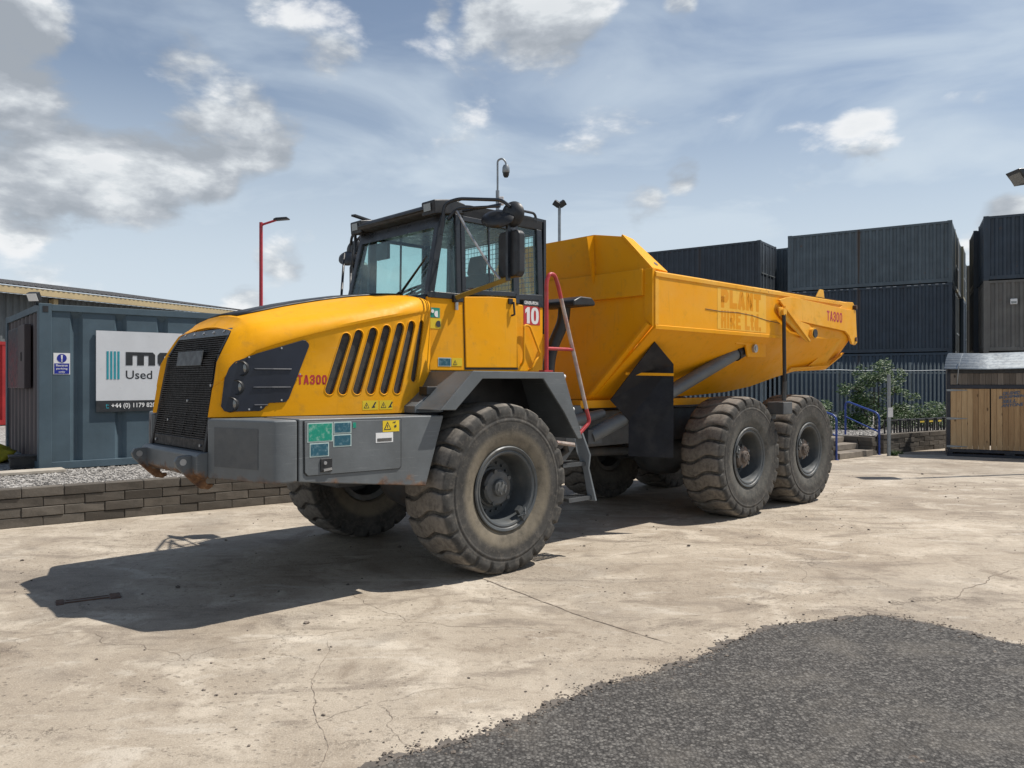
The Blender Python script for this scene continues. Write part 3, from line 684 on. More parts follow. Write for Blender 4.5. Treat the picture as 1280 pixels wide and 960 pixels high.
# ------------------------------------------------------------------ shipping containers
def corr(L, depth, period=.278, y=0., x0=0.):
    P = []; x = 0; k = 0
    n = max(1, round(L / period)); per = L / n
    for i in range(n):
        for f, d in ((0, 0), (.32, 0), (.48, 1), (.84, 1)): P.append((x0 + (i + f) * per, y + d * depth))
    P.append((x0 + L, y)); return P
PROTO = {}
def container_proto(L, H, doors, full):
    key = (L, H, doors, full)
    if key in PROTO: return PROTO[key]
    Wd = 2.44; parts = []; pw = .13
    def P(nm, mb, mat=None): parts.append((nm, mb.mesh(nm), mat))
    for (x, y) in ((0, 0), (L - pw, 0), (L - pw, Wd - pw), (0, Wd - pw)): m = MB(); m.box(x, x + pw, y, y + pw, 0, H); P('corner_post', m)
    for y in (.012, Wd - .072): m = MB(); m.box(pw, L - pw, y, y + .06, H - .11, H - .012); P('top_rail', m); m = MB(); m.box(pw, L - pw, y, y + .06, .03, .18); P('bottom_rail', m)
    for x in (.012, L - .072): m = MB(); m.box(x, x + .06, pw, Wd - pw, H - .13, H - .012); P('top_rail', m); m = MB(); m.box(x, x + .06, pw, Wd - pw, .03, .18); P('bottom_rail', m)
    m = MB(); pr = corr(L - 2 * pw, .052, y=.022, x0=pw); m.grid([[(x, y, .18) for x, y in pr], [(x, y, H - .11) for x, y in pr]]); P('side_wall', m)
    m = MB(); pr = corr(L - 2 * pw, -.052, y=Wd - .022, x0=pw); m.grid([[(x, y, .18) for x, y in pr], [(x, y, H - .11) for x, y in pr]]); P('side_wall', m)
    pr = corr(Wd - 2 * pw, .04, .25, y=.022, x0=pw); m = MB(); m.grid([[(b, a, .18) for a, b in pr], [(b, a, H - .13) for a, b in pr]]); P('end_wall', m)
    if doors:
        for (a, b) in ((pw, Wd / 2 - .006), (Wd / 2 + .006, Wd - pw)):
            m = MB(); m.box(L - .06, L - .03, a, b, .19, H - .14); P('door', m)
            for q in (.28, .72):
                yy = a + (b - a) * q; m = MB(); m.tube([(L - .005, yy, .12), (L - .005, yy, H - .08)], .017, 6); P('lock_rod', m, GALV)
            m = MB(); m.box(L - .012, L + .012, a + .1, b - .1, 1.02, 1.07); P('lock_handle', m, GALV)
    else:
        pr = corr(Wd - 2 * pw, -.04, .25, y=L - .022, x0=pw); m = MB(); m.grid([[(b, a, .18) for a, b in pr], [(b, a, H - .13) for a, b in pr]]); P('end_wall', m)
    m = MB(); m.box(.07, L - .07, .07, Wd - .07, H - .05, H - .02); P('roof', m)
    m = MB(); m.box(.07, L - .07, .07, Wd - .07, .05, .16); P('floor', m)
    if full:
        for x in (-.004, L - .174):
            for y in (-.004, Wd - .158):
                for z in (-.0, H - .118): m = MB(); m.box(x, x + .178, y, y + .162, z, z + .118); P('corner_casting', m)
    PROTO[key] = parts; return parts
def container(loc, rz, L, H, mat, label, group='stacked shipping containers', doors=False, full=True):
    o = empty('shipping_container', loc, rz); tag(o, label, 'container', group)
    for nm, me, mm in container_proto(L, H, doors, full):
        if not me.materials: me.materials.append(mm or BX['slate'])
        c = bpy.data.objects.new(nm, me); COL.objects.link(c); c.parent = o
        if mm is None: c.material_slots[0].link = 'OBJECT'; c.material_slots[0].material = mat
    return o
ea = R(-32.75); ex = Vector((math.cos(ea), math.sin(ea), 0)); ey = Vector((-math.sin(ea), math.cos(ea), 0))
A0 = Vector((18.3, 32, 0)) - ex * 6.6
LV = [(GZ, 2.585), (GZ + 2.59, 2.895), (GZ + 5.49, 2.585)]
for (z, h), mt, lb in zip(LV, ('blue', 'navy', 'slate'), ('dark blue container at the foot of the stack behind the palisade fence', 'navy container in the middle of the stack behind the shrub', 'slate grey rust streaked container on top of the tallest stack')):
    container((A0.x, A0.y, z), ea, 6.6, h, BX[mt], lb)
rr = random.Random(4); cols = ['cream', 'tan', 'grey', 'blue', 'taupe', 'grey', 'slate', 'black']
for k in range(1, 9):
    for l, (z, h) in enumerate(LV):
        q = A0 + ey * (2.5 * k) + ex * rr.uniform(-.10, .16); h2 = 2.585 if (l == 2 and k % 3) else h
        container((q.x, q.y, z), ea, 6.6, h2, BX[cols[(k * 3 + l * 5 - 3) % 8] if not (k == 1 and l == 2) else 'cream'], ('pale ' if (k * 3 + l * 5 - 3) % 8 < 2 else 'dark ') + ('bottom', 'middle', 'top')[l] + ' container in the row behind the tall stack, only its end showing', 'containers ranked behind the tall stack', doors=bool((k + l) % 2), full=False)
ec = R(-36); cx = Vector((math.cos(ec), math.sin(ec), 0)); cy = Vector((-math.sin(ec), math.cos(ec), 0))
C0 = Vector((11.78, 36.5, 0)) - cx * 6.06
LC = [(GZ, 2.585), (GZ + 2.59, 2.895), (GZ + 5.49, 2.585)]
for (z, h), lb in zip(LC, ('black container at the foot of the stack behind the tipper body', 'black container in the middle of the stack behind the tipper body', 'black container with bright door rods on top behind the tipper body')):
    container((C0.x, C0.y, z), ec, 6.06, h, BX['black'], lb, doors=True)
q = C0 + cy * 2.9 + cx * .5
for (z, h), lb in zip(LC, ('lower', 'middle', 'upper')):
    container((q.x, q.y, z), ec, 6.06, h, BX['slate'], 'slate ' + lb + ' container of the stack behind the black ones', full=False)
eb = R(-27)
for (z, h), mt, lb in zip([(GZ, 2.545), (GZ + 2.55, 2.86), (GZ + 5.42, 2.585)], ('taupe', 'taupe', 'navy'), ('drab grey container hidden behind the wooden store', 'drab grey brown stained container with a small white lamp', 'navy container on top of the stack above the wooden store')):
    container((19.0, 31, z), eb, 6.06, h, BX[mt], lb)
    container((20.0, 33.35, z), eb, 6.06, h - (.12 if z > 4 else 0), BX['black'], 'black ' + ('bottom' if z < 2 else 'middle' if z < 4 else 'top') + ' container peeping out behind the stack by the wooden store', 'containers behind the store', full=False)
for l in range(2): container((33.3, 56, GZ + l * 2.59), eb, 6.06, 2.585, BX['blue'], ('lower', 'upper')[l] + ' far blue container at the end of the alley', 'containers at the end of the alley', full=False)
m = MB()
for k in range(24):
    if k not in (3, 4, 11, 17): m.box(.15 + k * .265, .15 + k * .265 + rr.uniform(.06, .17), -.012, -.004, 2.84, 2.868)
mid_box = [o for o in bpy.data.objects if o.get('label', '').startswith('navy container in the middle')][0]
m.build('edge_light_dash', simple('edge_light_white', (.34, .36, .37), .7, 0, .2), mid_box)['kind'] = 'stuff'  # broken light along the container edge, drawn as pale strips
o = empty('wall_lamp', (19.0 + 1.02 * math.cos(eb), 31 + 1.02 * math.sin(eb), 4.95), eb); tag(o, 'small pale bulkhead lamp on the drab container', 'lamp')
m = MB(); m.box(-.12, .12, -.06, .02, -.10, .12); m.build('housing', WHT, o, bevel=.02); m = MB(); m.box(-.09, .09, -.066, -.06, -.07, .02); m.build('lens', LENS, o)

# ------------------------------------------------------------------ wooden store at the right
es = R(-28); ws = empty('wooden_store', (10.45, 18.45, 0), es); tag(ws, 'timber store with plank doors under a rolled metal roof', 'store')
SW, SD = 2.75, 1.6
m = MB(); m.box(-.02, SW, -.03, SD, .0, .06); m.box(0, .10, 0, SD, .06, .16); m.box(1.15, 1.35, -.01, SD, .06, .14); m.box(SW - .1, SW, 0, SD, .06, .16); m.box(-.01, SW, -.02, .06, .10, .165); m.build('skid_frame', NAVY, ws, bevel=.006)
for x0 in (0, SW - .06): m = MB(); m.box(x0 - .02, x0 + .05, -.02, .05, .165, 2.08); m.build('corner_post', NAVY, ws)
m = MB(); m.box(-.02, SW, -.03, .04, 1.615, 1.70); m.build('beam', NAVY, ws, bevel=.004)
m = MB(); m.box(.0, SW, -.02, .05, 1.98, 2.09); m.build('beam', BLACK, ws, bevel=.004)
for x0 in (0.005, SW - .03): m = MB(); m.box(x0 - .01, x0 + .01, .055, SD, .165, 2.1); m.build('side_panel', WOODG, ws)
m = MB(); m.box(0, SW, SD - .03, SD, .165, 2.3); m.build('back_panel', WOODG, ws)
x = .055
for d in range(3):
    w = .80; n = 7
    for i in range(n):
        a = x + i * w / n; m = MB(); m.box(a + .002, a + w / n - .002, -.012 + rs.uniform(-.003, .003), .022, .18, 1.61); m.build('plank', WOOD, ws, bevel=.003)
    if d == 0:
        for z in (.235, .90, 1.575): m = MB(); m.prism([(-.03, z - .022), (.05, z - .026), (.40, z - .006), (.40, z + .006), (.05, z + .026), (-.03, z + .022)], 'y', -.028, -.0165); m.build('hinge', GALV, ws)
    x += w + .022
for i in range(22):
    a = .05 + i * .12
    if a > SW - .1: break
    m = MB(); m.box(a + .002, a + .118, -.005 + rs.uniform(-.004, .004), .02, 1.705, 1.975); m.build('plank', WOODG, ws, bevel=.003)
rows = []; prof = []
for i in range(61):
    t = i / 60; y = -.16 + t * 1.9; z = 2.13 + .36 * math.sin(min(1, t * 1.35) * math.pi / 2) - (.05 * (1 - t) ** 3); prof.append((y, z + .012 * math.sin(t * 60 * math.pi / 2.5)))
for j, xx in enumerate((-.07, SW * .3, SW * .6, SW + .1)): rows.append([(xx + .10 * p[0] * (1 if j == 0 else 0), p[0], p[1] - (.02 if j == 1 else 0)) for p in prof])
m = MB(); m.grid(rows); m.build('metal_roof', GALV, ws, smooth=60, solid=.006)
m = MB(); m.tube([(.22, -.16, 2.14), (.20, -.13, 1.9), (.19, -.06, 1.72)], .012, 6); m.tube([(.22, -.17, 2.15), (.27, .02, 2.335), (.32, .22, 2.455)], .012, 6); m.build('tie_chain', GALV, ws)
TXB = simple('faded_blue_print', (.075, .115, .185), .7, 0, .3, 20)
for s_, x_, z_, w_ in (('CRUSHED', 1.10, 1.46, .34), ('EQUIPMENT', 1.03, 1.365, .56), ('SELL', 1.10, 1.275, .28), ('ANYONE', 1.08, 1.18, .42)):
    text(s_, TXB, ws, (x_, -.0185, z_), w_, .075, xd=(1, 0, .10), shear=.25, off=.03)

# ------------------------------------------------------------------ office cabin at the left
eo = R(40); of = empty('site_office', (-7.09, 11.53, GZ + .02), eo); tag(of, 'slate blue steel office cabin with a white company sign', 'cabin')
OL, OD, OH = 6.06, 3.6, 2.51
for (x, y) in ((0, 0), (OL - .17, 0), (OL - .17, OD - .17), (0, OD - .17)): m = MB(); m.box(x, x + .17, y, y + .17, 0, OH); m.build('corner_post', OFFM, of, bevel=.008)
for y in (.0, OD - .12): m = MB(); m.box(.17, OL - .17, y + .004, y + .12, OH - .11, OH - .01); m.build('top_rail', OFFM, of, bevel=.006); m = MB(); m.box(.17, OL - .17, y + .004, y + .12, .0, .11); m.build('bottom_rail', OFFM, of, bevel=.006)
for x in (.0, OL - .12): m = MB(); m.box(x + .004, x + .12, .17, OD - .17, OH - .11, OH - .01); m.build('top_rail', OFFM, of); m = MB(); m.box(x + .004, x + .12, .17, OD - .17, .0, .11); m.build('bottom_rail', OFFM, of)
pr = [(.17, .03)]; x = .418
while x < OL - .4: pr += [(x, .03), (x + .05, .085), (x + .115, .085), (x + .174, .03)]; x += .627
pr.append((OL - .17, .03)); m = MB(); m.grid([[(a, b, .108) for a, b in pr], [(a, b, OH - .108) for a, b in pr]]); m.build('front_panel', OFFM, of)
# sloping heads of the pressed ribs
x = .418; m = MB()
while x < OL - .4: m.add([(x + .05, .0845, OH - .20), (x + .115, .0845, OH - .20), (x + .174, .0305, OH - .109), (x, .0305, OH - .109)], [(0, 1, 2, 3)]); x += .627
m.build('rib_head', OFFM, of)
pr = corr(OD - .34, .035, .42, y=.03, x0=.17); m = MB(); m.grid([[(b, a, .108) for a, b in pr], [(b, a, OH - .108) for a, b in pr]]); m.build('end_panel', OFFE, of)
m = MB(); m.grid([[(OL - b, a, .108) for a, b in pr], [(OL - b, a, OH - .108) for a, b in pr]]); m.build('end_panel', OFFM, of)
m = MB(); m.grid([[(a, OD - .03, .108) for a in (.17, OL - .17)], [(a, OD - .03, OH - .108) for a in (.17, OL - .17)]]); m.build('back_panel', OFFM, of)
m = MB(); m.box(.1, OL - .1, .1, OD - .1, OH - .06, OH - .03); m.build('roof', OFFM, of)
m = MB(); m.box(.05, .125, -.003, .0, OH - .135, OH - .04); m.build('casting_hole', BLACK, of)
# shutter box on the shaded end
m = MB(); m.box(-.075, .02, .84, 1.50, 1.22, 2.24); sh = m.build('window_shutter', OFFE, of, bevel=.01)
m = MB(); m.box(-.035, .01, 1.52, 2.95, 1.22, 2.24); m.build('window_frame', NAVY, of, bevel=.006)
m = MB(); m.box(-.088, -.075, 1.10, 1.16, 1.66, 1.80); m.build('shutter_latch', BLACK, sh)
# sign board
GZo = GZ + .02
m = MB(); m.box(.77, 4.2, -.012, .012, 1.48 - GZo, 2.58 - GZo); sg = m.build('sign_board', SIGNW, of); sg['label'] = 'white company sign board with teal stripes and dark lettering'
m = MB(); m.box(.77, 4.2, -.014, .012, 1.305 - GZo, 1.479 - GZo); m.build('sign_band', DARKT, of)
for i in range(4): m = MB(); a = .918 + i * .052; m.box(a, a + .030, -.016, -.0125, 1.818 - GZo, 2.259 - GZo); m.build('stripe', TEAL, sg)
m = MB(); zb, zt = 2.042 - GZo, 2.253 - GZo; z1 = zt - .055
m.prism([(1.195, zb), (1.195, zt), (1.60, zt), (1.635, zt - .04), (1.635, zb), (1.535, zb), (1.535, z1), (1.465, z1), (1.465, zb), (1.365, zb), (1.365, z1), (1.295, z1), (1.295, zb)], 'y', -.016, -.0125); m.build('logo_letter', DARKT, sg)
m = MB(); m.prism([(1.70, zb), (1.675, zb + .04), (1.675, zt - .04), (1.71, zt), (2.0, zt), (2.0, zt - .055), (1.775, zt - .055), (1.775, zb + .055), (2.0, zb + .055), (2.0, zb)], 'y', -.016, -.0125); m.build('logo_letter', DARKT, sg)
text('Used', DARKT, sg, (1.195, -.0125, 1.822 - GZo), .395, .135, off=.008)
text('t:', TEAL, sg, (.905, -.0145, 1.356 - GZo), .045, .075, off=.01)
text('+44 (0) 1179 820', WHT, sg, (.985, -.0145, 1.345 - GZo), .655, .095, off=.016)
# safety sign
m = MB(); m.box(.196, .418, -.004 + .03, .029, 1.89 - GZo, 2.216 - GZo); sf = m.build('safety_sign', WHT, of); sf['label'] = 'small blue and white reverse parking sign'
m = MB(); m.box(.207, .407, .0235, .0258, 1.90 - GZo, 2.058 - GZo); m.build('blue_field', BLUEP, sf)
m = MB(); m.cyl((.307, .0235, 2.137 - GZo), (.307, .0258, 2.137 - GZo), .066, 28); m.build('blue_disc', BLUEP, sf)
m = MB(); z = 2.137 - GZo; m.prism([(.294, z + .05), (.32, z + .05), (.315, z - .022), (.299, z - .022)], 'y', .022, .0234); m.cyl((.307, .022, z - .042), (.307, .0234, z - .042), .010, 12); m.build('exclamation_mark', WHT, sf)
for s_, z_, w_ in (('Reverse', 2.010, .155), ('parking', 1.957, .150), ('only', 1.908, .085)): text(s_, WHT, sf, (.307 - w_ / 2, .0232, z_ - GZo), w_, .036, off=.012)
# flood light at the cabin corner
fl = empty('flood_light', (-7.09 - .06, 11.53 + .02, 2.99), R(-10)); tag(fl, 'small flood light with its lens shine painted white on the corner of the office cabin', 'light')
m = MB(); m.box(-.10, .08, -.02, .05, 0, .13, Matrix.Rotation(R(25), 4, 'X')); m.build('housing', BLACK, fl, bevel=.006)
m = MB(); m.box(-.092, .072, -.028, -.021, .008, .122, Matrix.Rotation(R(25), 4, 'X')); m.build('lens', WHT, fl); m = MB(); m.box(-.03, .01, .0, .04, -.06, .02); m.build('bracket', BLACK, fl)  # bright shine of the lens painted as plain white
# things by the cabin
m = MB(); m.box(-.5, .32, -.33, .0, GZ, GZ + .045); o = m.build('paving_slab', PAVE, loc=(-7.06, 11.44, .012), rot=(0, 0, R(40)), bevel=.008); tag(o, 'pale paving slab under the corner of the office cabin', 'slab')
cr = empty('black_crate', (-7.52, 11.92, GZ + .03), R(35)); tag(cr, 'small black plastic crate beside the office cabin', 'crate')
m = MB(); m.box(-.22, .22, -.16, .16, 0, .03); m.box(-.22, .22, -.16, -.135, .03, .16); m.box(-.22, .22, .135, .16, .03, .16); m.box(-.22, -.195, -.135, .135, .03, .16); m.box(.195, .22, -.135, .135, .03, .16); m.build('tray', BLACK, cr, bevel=.006); m = MB(); m.box(-.24, .24, -.18, .18, .155, .185); m.build('rim', BLACK, cr, bevel=.006)
yb = empty('yellow_sack', (-8.75, 12.75, GZ)); tag(yb, 'slumped yellow sack lying beside the black crate', 'sack')
bm = bmesh.new(); bmesh.ops.create_icosphere(bm, subdivisions=3, radius=1)
for v in bm.verts:
    nn = mnoise.noise(v.co * 2.1) * .16; v.co = Vector((v.co.x * (.42 + nn), v.co.y * (.30 + nn), max(-.001, v.co.z * (.20 + nn * .6) + .12)))
me = bpy.data.meshes.new('sack'); bm.to_mesh(me); bm.free(); me.polygons.foreach_set('use_smooth', [True] * len(me.polygons)); link('bag', me, YBAG, yb)
m = MB(); m.tube([(-.3, -.06, .24), (-.38, -.1, .30), (-.45, -.12, .27)], [.05, .03, .06], 8); m.build('tied_neck', YBAG, yb, smooth=60)

# red container left of the office and the long shed behind
container((-18.6, 20.9, GZ), R(40), 6.06, 2.585, BX['red'], 'red container beyond the office cabin', 'red container', doors=True)
s0 = Vector((-27.8, 20.4, 0)); s1 = Vector((-15.2, 47.6, 0)); sd = (s1 - s0).normalized(); SL = (s1 - s0).length
shd = empty('long_shed', (s0.x, s0.y, 0), math.atan2(sd.y, sd.x)); tag(shd, 'long corrugated shed with a cream fascia behind the office cabin', 'shed')
pr = corr(SL, .06, .30, y=.8); m = MB(); m.grid([[(a, b, GZ) for a, b in pr], [(a, b, 5.71) for a, b in pr]]); m.build('sheet_wall', SHEDW, shd)
m = MB(); m.box(0, SL, -.05, .02, 5.64, 5.95); m.build('fascia', FASC, shd, bevel=.01)
m = MB(); m.box(0, SL, .02, .8, 5.72, 5.75); m.build('soffit', BLACK, shd)
pr = corr(SL, .05, .25, y=5.975); m = MB(); m.grid([[(a, -.10, b) for a, b in pr], [(a, 14, b + 2.0) for a, b in pr]]); m.build('roof', SHEDR, shd)
for a in (9.3, 16.6, 23.5): m = MB(); m.box(a, a + .22, .45, .79, GZ, 5.6); m.build('column', FASC, shd)
m = MB(); m.box(SL - .1, SL, .8, 14, GZ, 5.9); m.build('gable_wall', SHEDW, shd)

# ------------------------------------------------------------------ lamp posts and camera mast
lp = empty('street_lamp', (-6.62, 20.3, GZ)); tag(lp, 'red steel lamp post with a single flat lantern', 'lamp post')
m = MB(); m.tube([(0, 0, 0), (0, 0, 1.2), (0, 0, 1.21), (0, 0, 5.55)], [.075, .075, .05, .045], 10); m.build('pole', POSTR, lp, smooth=40)
m = MB(); m.tube([(0, 0, 5.45), (.06, -.0, 5.50), (.42, -.05, 5.60)], .03, 8); m.build('arm', POSTR, lp, smooth=50)
m = MB(); m.prism([(.36, 5.585), (.74, 5.615), (.76, 5.64), (.70, 5.675), (.42, 5.655), (.35, 5.62)], 'y', -.13, .05); m.build('lantern', BLACK, lp, bevel=.015)
cm = empty('camera_mast', (-.30, 16.0, 0)); tag(cm, 'thin steel mast with a dome camera on a hooked arm', 'mast')
m = MB(); m.tube([(0, 0, 0), (0, 0, 5.3), (0, 0, 5.31), (0, 0, 5.75)], [.05, .05, .04, .04], 10); m.build('pole', GALV, cm, smooth=40)
m = MB(); m.tube(fillet([(0, 0, 5.75), (0, 0, 6.38), (.10, -.02, 6.42), (.17, -.03, 6.34), (.175, -.03, 6.26)], .08, 6), .020, 8); m.build('hooked_arm', GALV, cm, smooth=50)
m = MB(); m.lathe([(6.27, .0), (6.27, .055), (6.22, .075), (6.12, .078), (6.11, .07)], 20, 'z', c=(.175, -.03, 0)); m.build('camera_housing', GALV, cm, smooth=50)
m = MB(); m.lathe([(6.11, .068), (6.06, .062), (6.02, .04), (6.01, 0)], 18, 'z', c=(.175, -.03, 0)); m.build('camera_dome', BLACK, cm, smooth=60)
m = MB(); m.box(.03, .13, -.05, .05, 5.45, 5.62); m.build('junction_box', WHT, cm, bevel=.008)
ft = empty('flood_mast', (1.54, 25, GZ)); tag(ft, 'slim grey mast with twin black flood lights', 'mast')
m = MB(); m.tube([(0, 0, 0), (0, 0, 7.05)], .05, 10); m.build('pole', GALV, ft, smooth=40)
for sx in (-1, 1): m = MB(); m.box(-.11, .11, -.09, .07, -.09, .09, Matrix.Translation((sx * .09, -.03, 7.12)) @ Matrix.Rotation(R(-35 * sx), 4, 'Y') @ Matrix.Rotation(R(25), 4, 'X')); m.build('flood_light', BLACK, ft, bevel=.02)
fr = empty('flood_column', (10.75, 15.0, 0)); tag(fr, 'tall column whose flood light reaches into the sky', 'mast')
m = MB(); m.tube([(0, 0, 0), (0, 0, 5.75)], .06, 10); m.build('pole', GALV, fr, smooth=40)
m = MB(); m.tube([(0, 0, 5.65), (-.45, 0, 5.75)], .03, 8); m.build('arm', GALV, fr)
m = MB(); m.prism([(-1.02, 5.88), (-.35, 5.97), (-.35, 5.74), (-.85, 5.66)], 'y', -.2, .2); m.build('flood_light', CABF, fr, bevel=.02)
m = MB(); m.prism([(-.97, 5.815), (-.36, 5.712), (-.36, 5.705), (-.85, 5.625)], 'y', -.17, .17); m.build('lens', LENS, fr)

# ================================================================== the dump truck (x runs rearward, y away from the camera side)
TA = math.atan2(.6858, .7278)
TR = empty('dump_truck', (-1.02, 8.19, 0), TA); tag(TR, 'yellow articulated dump truck with a grey bumper and six big tyres', 'dump truck')
def mir(m):
    q = MB(); q.v = [(x, -y, z) for x, y, z in m.v]; q.f = [tuple(reversed(f)) for f in m.f]; return q
def beam(m, a, b, w, d, side=(0, 1, 0)):
    a, b = Vector(a), Vector(b); t = (b - a).normalized(); s = Vector(side); s = (s - t * s.dot(t)).normalized(); u = t.cross(s)
    vs = [p + s * (i * w / 2) + u * (j * d / 2) for p in (a, b) for i, j in ((-1, -1), (1, -1), (1, 1), (-1, 1))]
    m.add(vs, [(0, 1, 2, 3), (7, 6, 5, 4), (0, 4, 5, 1), (1, 5, 6, 2), (2, 6, 7, 3), (3, 7, 4, 0)])
def both(mb, name, mat, parent, **k):
    return mb.build(name, mat, parent, **k), mir(mb).build(name, mat, parent, **k)

# ---- wheels
def tyre_mesh():
    half = [(.215, .375, 0), (.250, .392, 0), (.282, .45, 0), (.297, .53, 0), (.300, .59, 0), (.298, .625, .0), (.296, .632, .004), (.296, .65, .004), (.296, .657, 0), (.293, .675, .004), (.289, .70, .013), (.282, .722, .024), (.266, .747, .029), (.240, .758, .032), (.19, .764, .032), (.14, .767, .032), (.09, .769, .032), (.045, .770, .032)]
    rows = [(-y, r, h) for y, r, h in half] + [(0, .770, .032)] + [(y, r, h) for y, r, h in reversed(half)]
    nl = 24; cols = [(.0, 0), (.06, 0), (.115, .86), (.17, 1.0), (.36, 1), (.58, 1), (.80, 1.0), (.865, .86), (.92, 0)]
    rg = random.Random(2); tops = [rg.uniform(.90, 1.0) for _ in range(nl)]; G = []
    for k, (y, r, h) in enumerate(rows):
        a = rows[max(0, k - 1)]; b = rows[min(len(rows) - 1, k + 1)]; dy, dr = b[0] - a[0], b[1] - a[1]; L = math.hypot(dy, dr); ny, nr = -dr / L, dy / L
        off = .13 * math.sin(2 * math.pi * y / .42) + 1.1 * y
        ring = []
        for i in range(nl):
            for u, f in cols:
                lug = h > .006
                hh = h * (f if lug else 1) * (tops[i] if lug else 1)
                an = 2 * math.pi * (i + u + (off if lug or h == 0 else off)) / nl
                w = .0 if not lug else .003 * math.sin(9 * an + 30 * y)
                rr = r + nr * hh + w; yy = y + ny * hh
                x, z = rr * math.cos(an), rr * math.sin(an)
                if z < -.780: z = -.780 + (z + .780) * .02
                ring.append((x, yy, z))
        G.append(ring)
    m = MB(); m.grid(G, closed=True); return m.mesh('tyre', smooth=32)
TYM = tyre_mesh(); HZ = .783
def rim_mesh():
    m = MB(); m.lathe([(-.215, .370), (-.252, .392), (-.270, .398), (-.280, .388), (-.274, .368), (-.262, .360), (-.268, .346), (-.262, .330), (-.248, .322), (-.205, .312), (-.06, .298), (-.035, .285), (-.035, .15), (-.02, .15), (-.02, .28), (.20, .31), (.215, .37)], 72)
    return m.mesh('wheel', smooth=38)
RMM = rim_mesh()
def hub_mesh(big):
    m = MB(); r = .168 if big else .150; d = -.15 if big else -.19
    m.lathe([(-.03, r + .02), (-.06, r + .02), (-.065, r), (d + .02, r), (d, r - .02), (d - .004, .085), (d - .035, .078), (d - .042, .066), (d - .042, 0)], 48)
    for k in range(6):
        a = 2 * math.pi * k / 6 + .3; m.cyl((.052 * math.cos(a), d - .040, .052 * math.sin(a)), (.052 * math.cos(a), d - .052, .052 * math.sin(a)), .012, 6)
    return m.mesh('hub', smooth=35)
def bolts_mesh(big):
    m = MB(); d = -.15 if big else -.19; r = .168 if big else .150
    for k in range(5):
        a = 2 * math.pi * k / 5 + .55; rr = r - .012; m.cyl((rr * math.cos(a), d + .02, rr * math.sin(a)), (rr * math.cos(a), d - .004, rr * math.sin(a)), .021, 10)
    for k in range(20):
        a = 2 * math.pi * k / 20; m.cyl((.232 * math.cos(a), -.034, .232 * math.sin(a)), (.232 * math.cos(a), -.056, .232 * math.sin(a)), .013, 6)
    return m.mesh('wheel_nuts', smooth=35)
def clip_mesh():
    m = MB(); a = -.9; M = Matrix.Rotation(-a, 4, 'Y'); m.box(.315, .372, -.292, -.262, -.045, .045, M); m.box(.25, .32, -.272, -.225, -.03, .03, M); m.tube([(.30, -.26, -.06), (.33, -.30, 0), (.30, -.26, .06)], .008, 6, M=M); return m.mesh('valve_guard')
WM = {}
for big in (True, False): WM[big] = (hub_mesh(big), bolts_mesh(big))
CLP = clip_mesh()
for x in (0, 4.36, 6.06):
    for s in (-1, 1):
        w = link('wheel', RMM, RIMM, TR, loc=(x, s * 1.155, HZ), rot=(0, 0, 0 if s < 0 else math.pi))
        ty = link('tyre', TYM, TYRE, w); ty.material_slots[0].link = 'OBJECT'; ty.material_slots[0].material = TYRE if x == 0 else TYRER
        hm, bmsh = WM[x == 0]; h = link('hub', hm, HUBM if x == 0 else HUBR, w); h.material_slots[0].link = 'OBJECT'; h.material_slots[0].material = HUBM if x == 0 else HUBR
        link('wheel_nut', bmsh, RIMM, w)['kind'] = 'stuff'; link('valve_guard', CLP, RIMM, w, rot=(0, 0 if x == 0 else 2.6, 0))

# ---- bonnet shell
TY = [(-2.47, .625), (-2.44, .672), (-2.38, .712), (-2.30, .735), (-2.2, .76), (-2.0, .805), (-1.7, .855), (-1.3, .905), (-.95, .935), (-.78, .94), (-.66, .925), (-.56, .885), (-.48, .84), (-.42, .80)]
TZC = [(-2.47, 1.74), (-2.40, 1.83), (-2.33, 1.91), (-2.25, 1.972), (-2.145, 2.033), (-1.95, 2.102), (-1.63, 2.197), (-1.19, 2.305), (-.68, 2.412), (-.42, 2.445)]
TSY = [(-2.47, .575), (-2.38, .592), (-2.2, .605), (-2.07, .625), (-1.52, .685), (-.91, .755), (-.72, .785), (-.56, .79), (-.42, .74)]
TSZ = [(-2.47, 2.190), (-2.38, 2.222), (-2.2, 2.258), (-2.07, 2.275), (-1.52, 2.385), (-.91, 2.505), (-.72, 2.56), (-.56, 2.575), (-.42, 2.56)]
TZT = [(-2.47, 2.215), (-2.38, 2.252), (-2.2, 2.304), (-1.97, 2.362), (-1.67, 2.440), (-1.36, 2.508), (-1.03, 2.568), (-.60, 2.625), (-.42, 2.632)]
def lean(x, z): return max(0, 1 - (x + 2.47) / .34) * (.16 * (z - 1.5) + max(0, z - 1.95) * .42)
XS = [-2.47, -2.455, -2.43, -2.39, -2.33, -2.25, -2.15, -2.0, -1.85, -1.7, -1.5, -1.3, -1.1, -.95, -.82, -.72, -.64, -.57, -.51, -.46, -.42]
def section(x):
    y, zc, sy, sz, zt = (interp(t, x) for t in (TY, TZC, TSY, TSZ, TZT))
    near = [(y, 1.50), (y, 1.5 + (zc - 1.5) * .5), (y, zc - .022), (y + .004, zc - .010), (y + .012, zc), (y + .014, zc + .022)]
    a = Vector((y + .014, zc + .022)); b = Vector((sy, sz)); c = Vector((y - (y - sy) * .12, sz - (sz - zc) * .10))
    near += [tuple(a * (1 - t) ** 2 + c * 2 * t * (1 - t) + b * t * t) for t in (.25, .5, .75, 1)]
    near += [((sy + .40) / 2, sz + (zt - sz) * .62), (.40, zt), (.2, zt + .024), (0, zt + .032)]
    return [(-p[0], p[1]) for p in near] + [(p[0], p[1]) for p in reversed(near[:-1])]
rows = []
s0_ = section(-2.47)
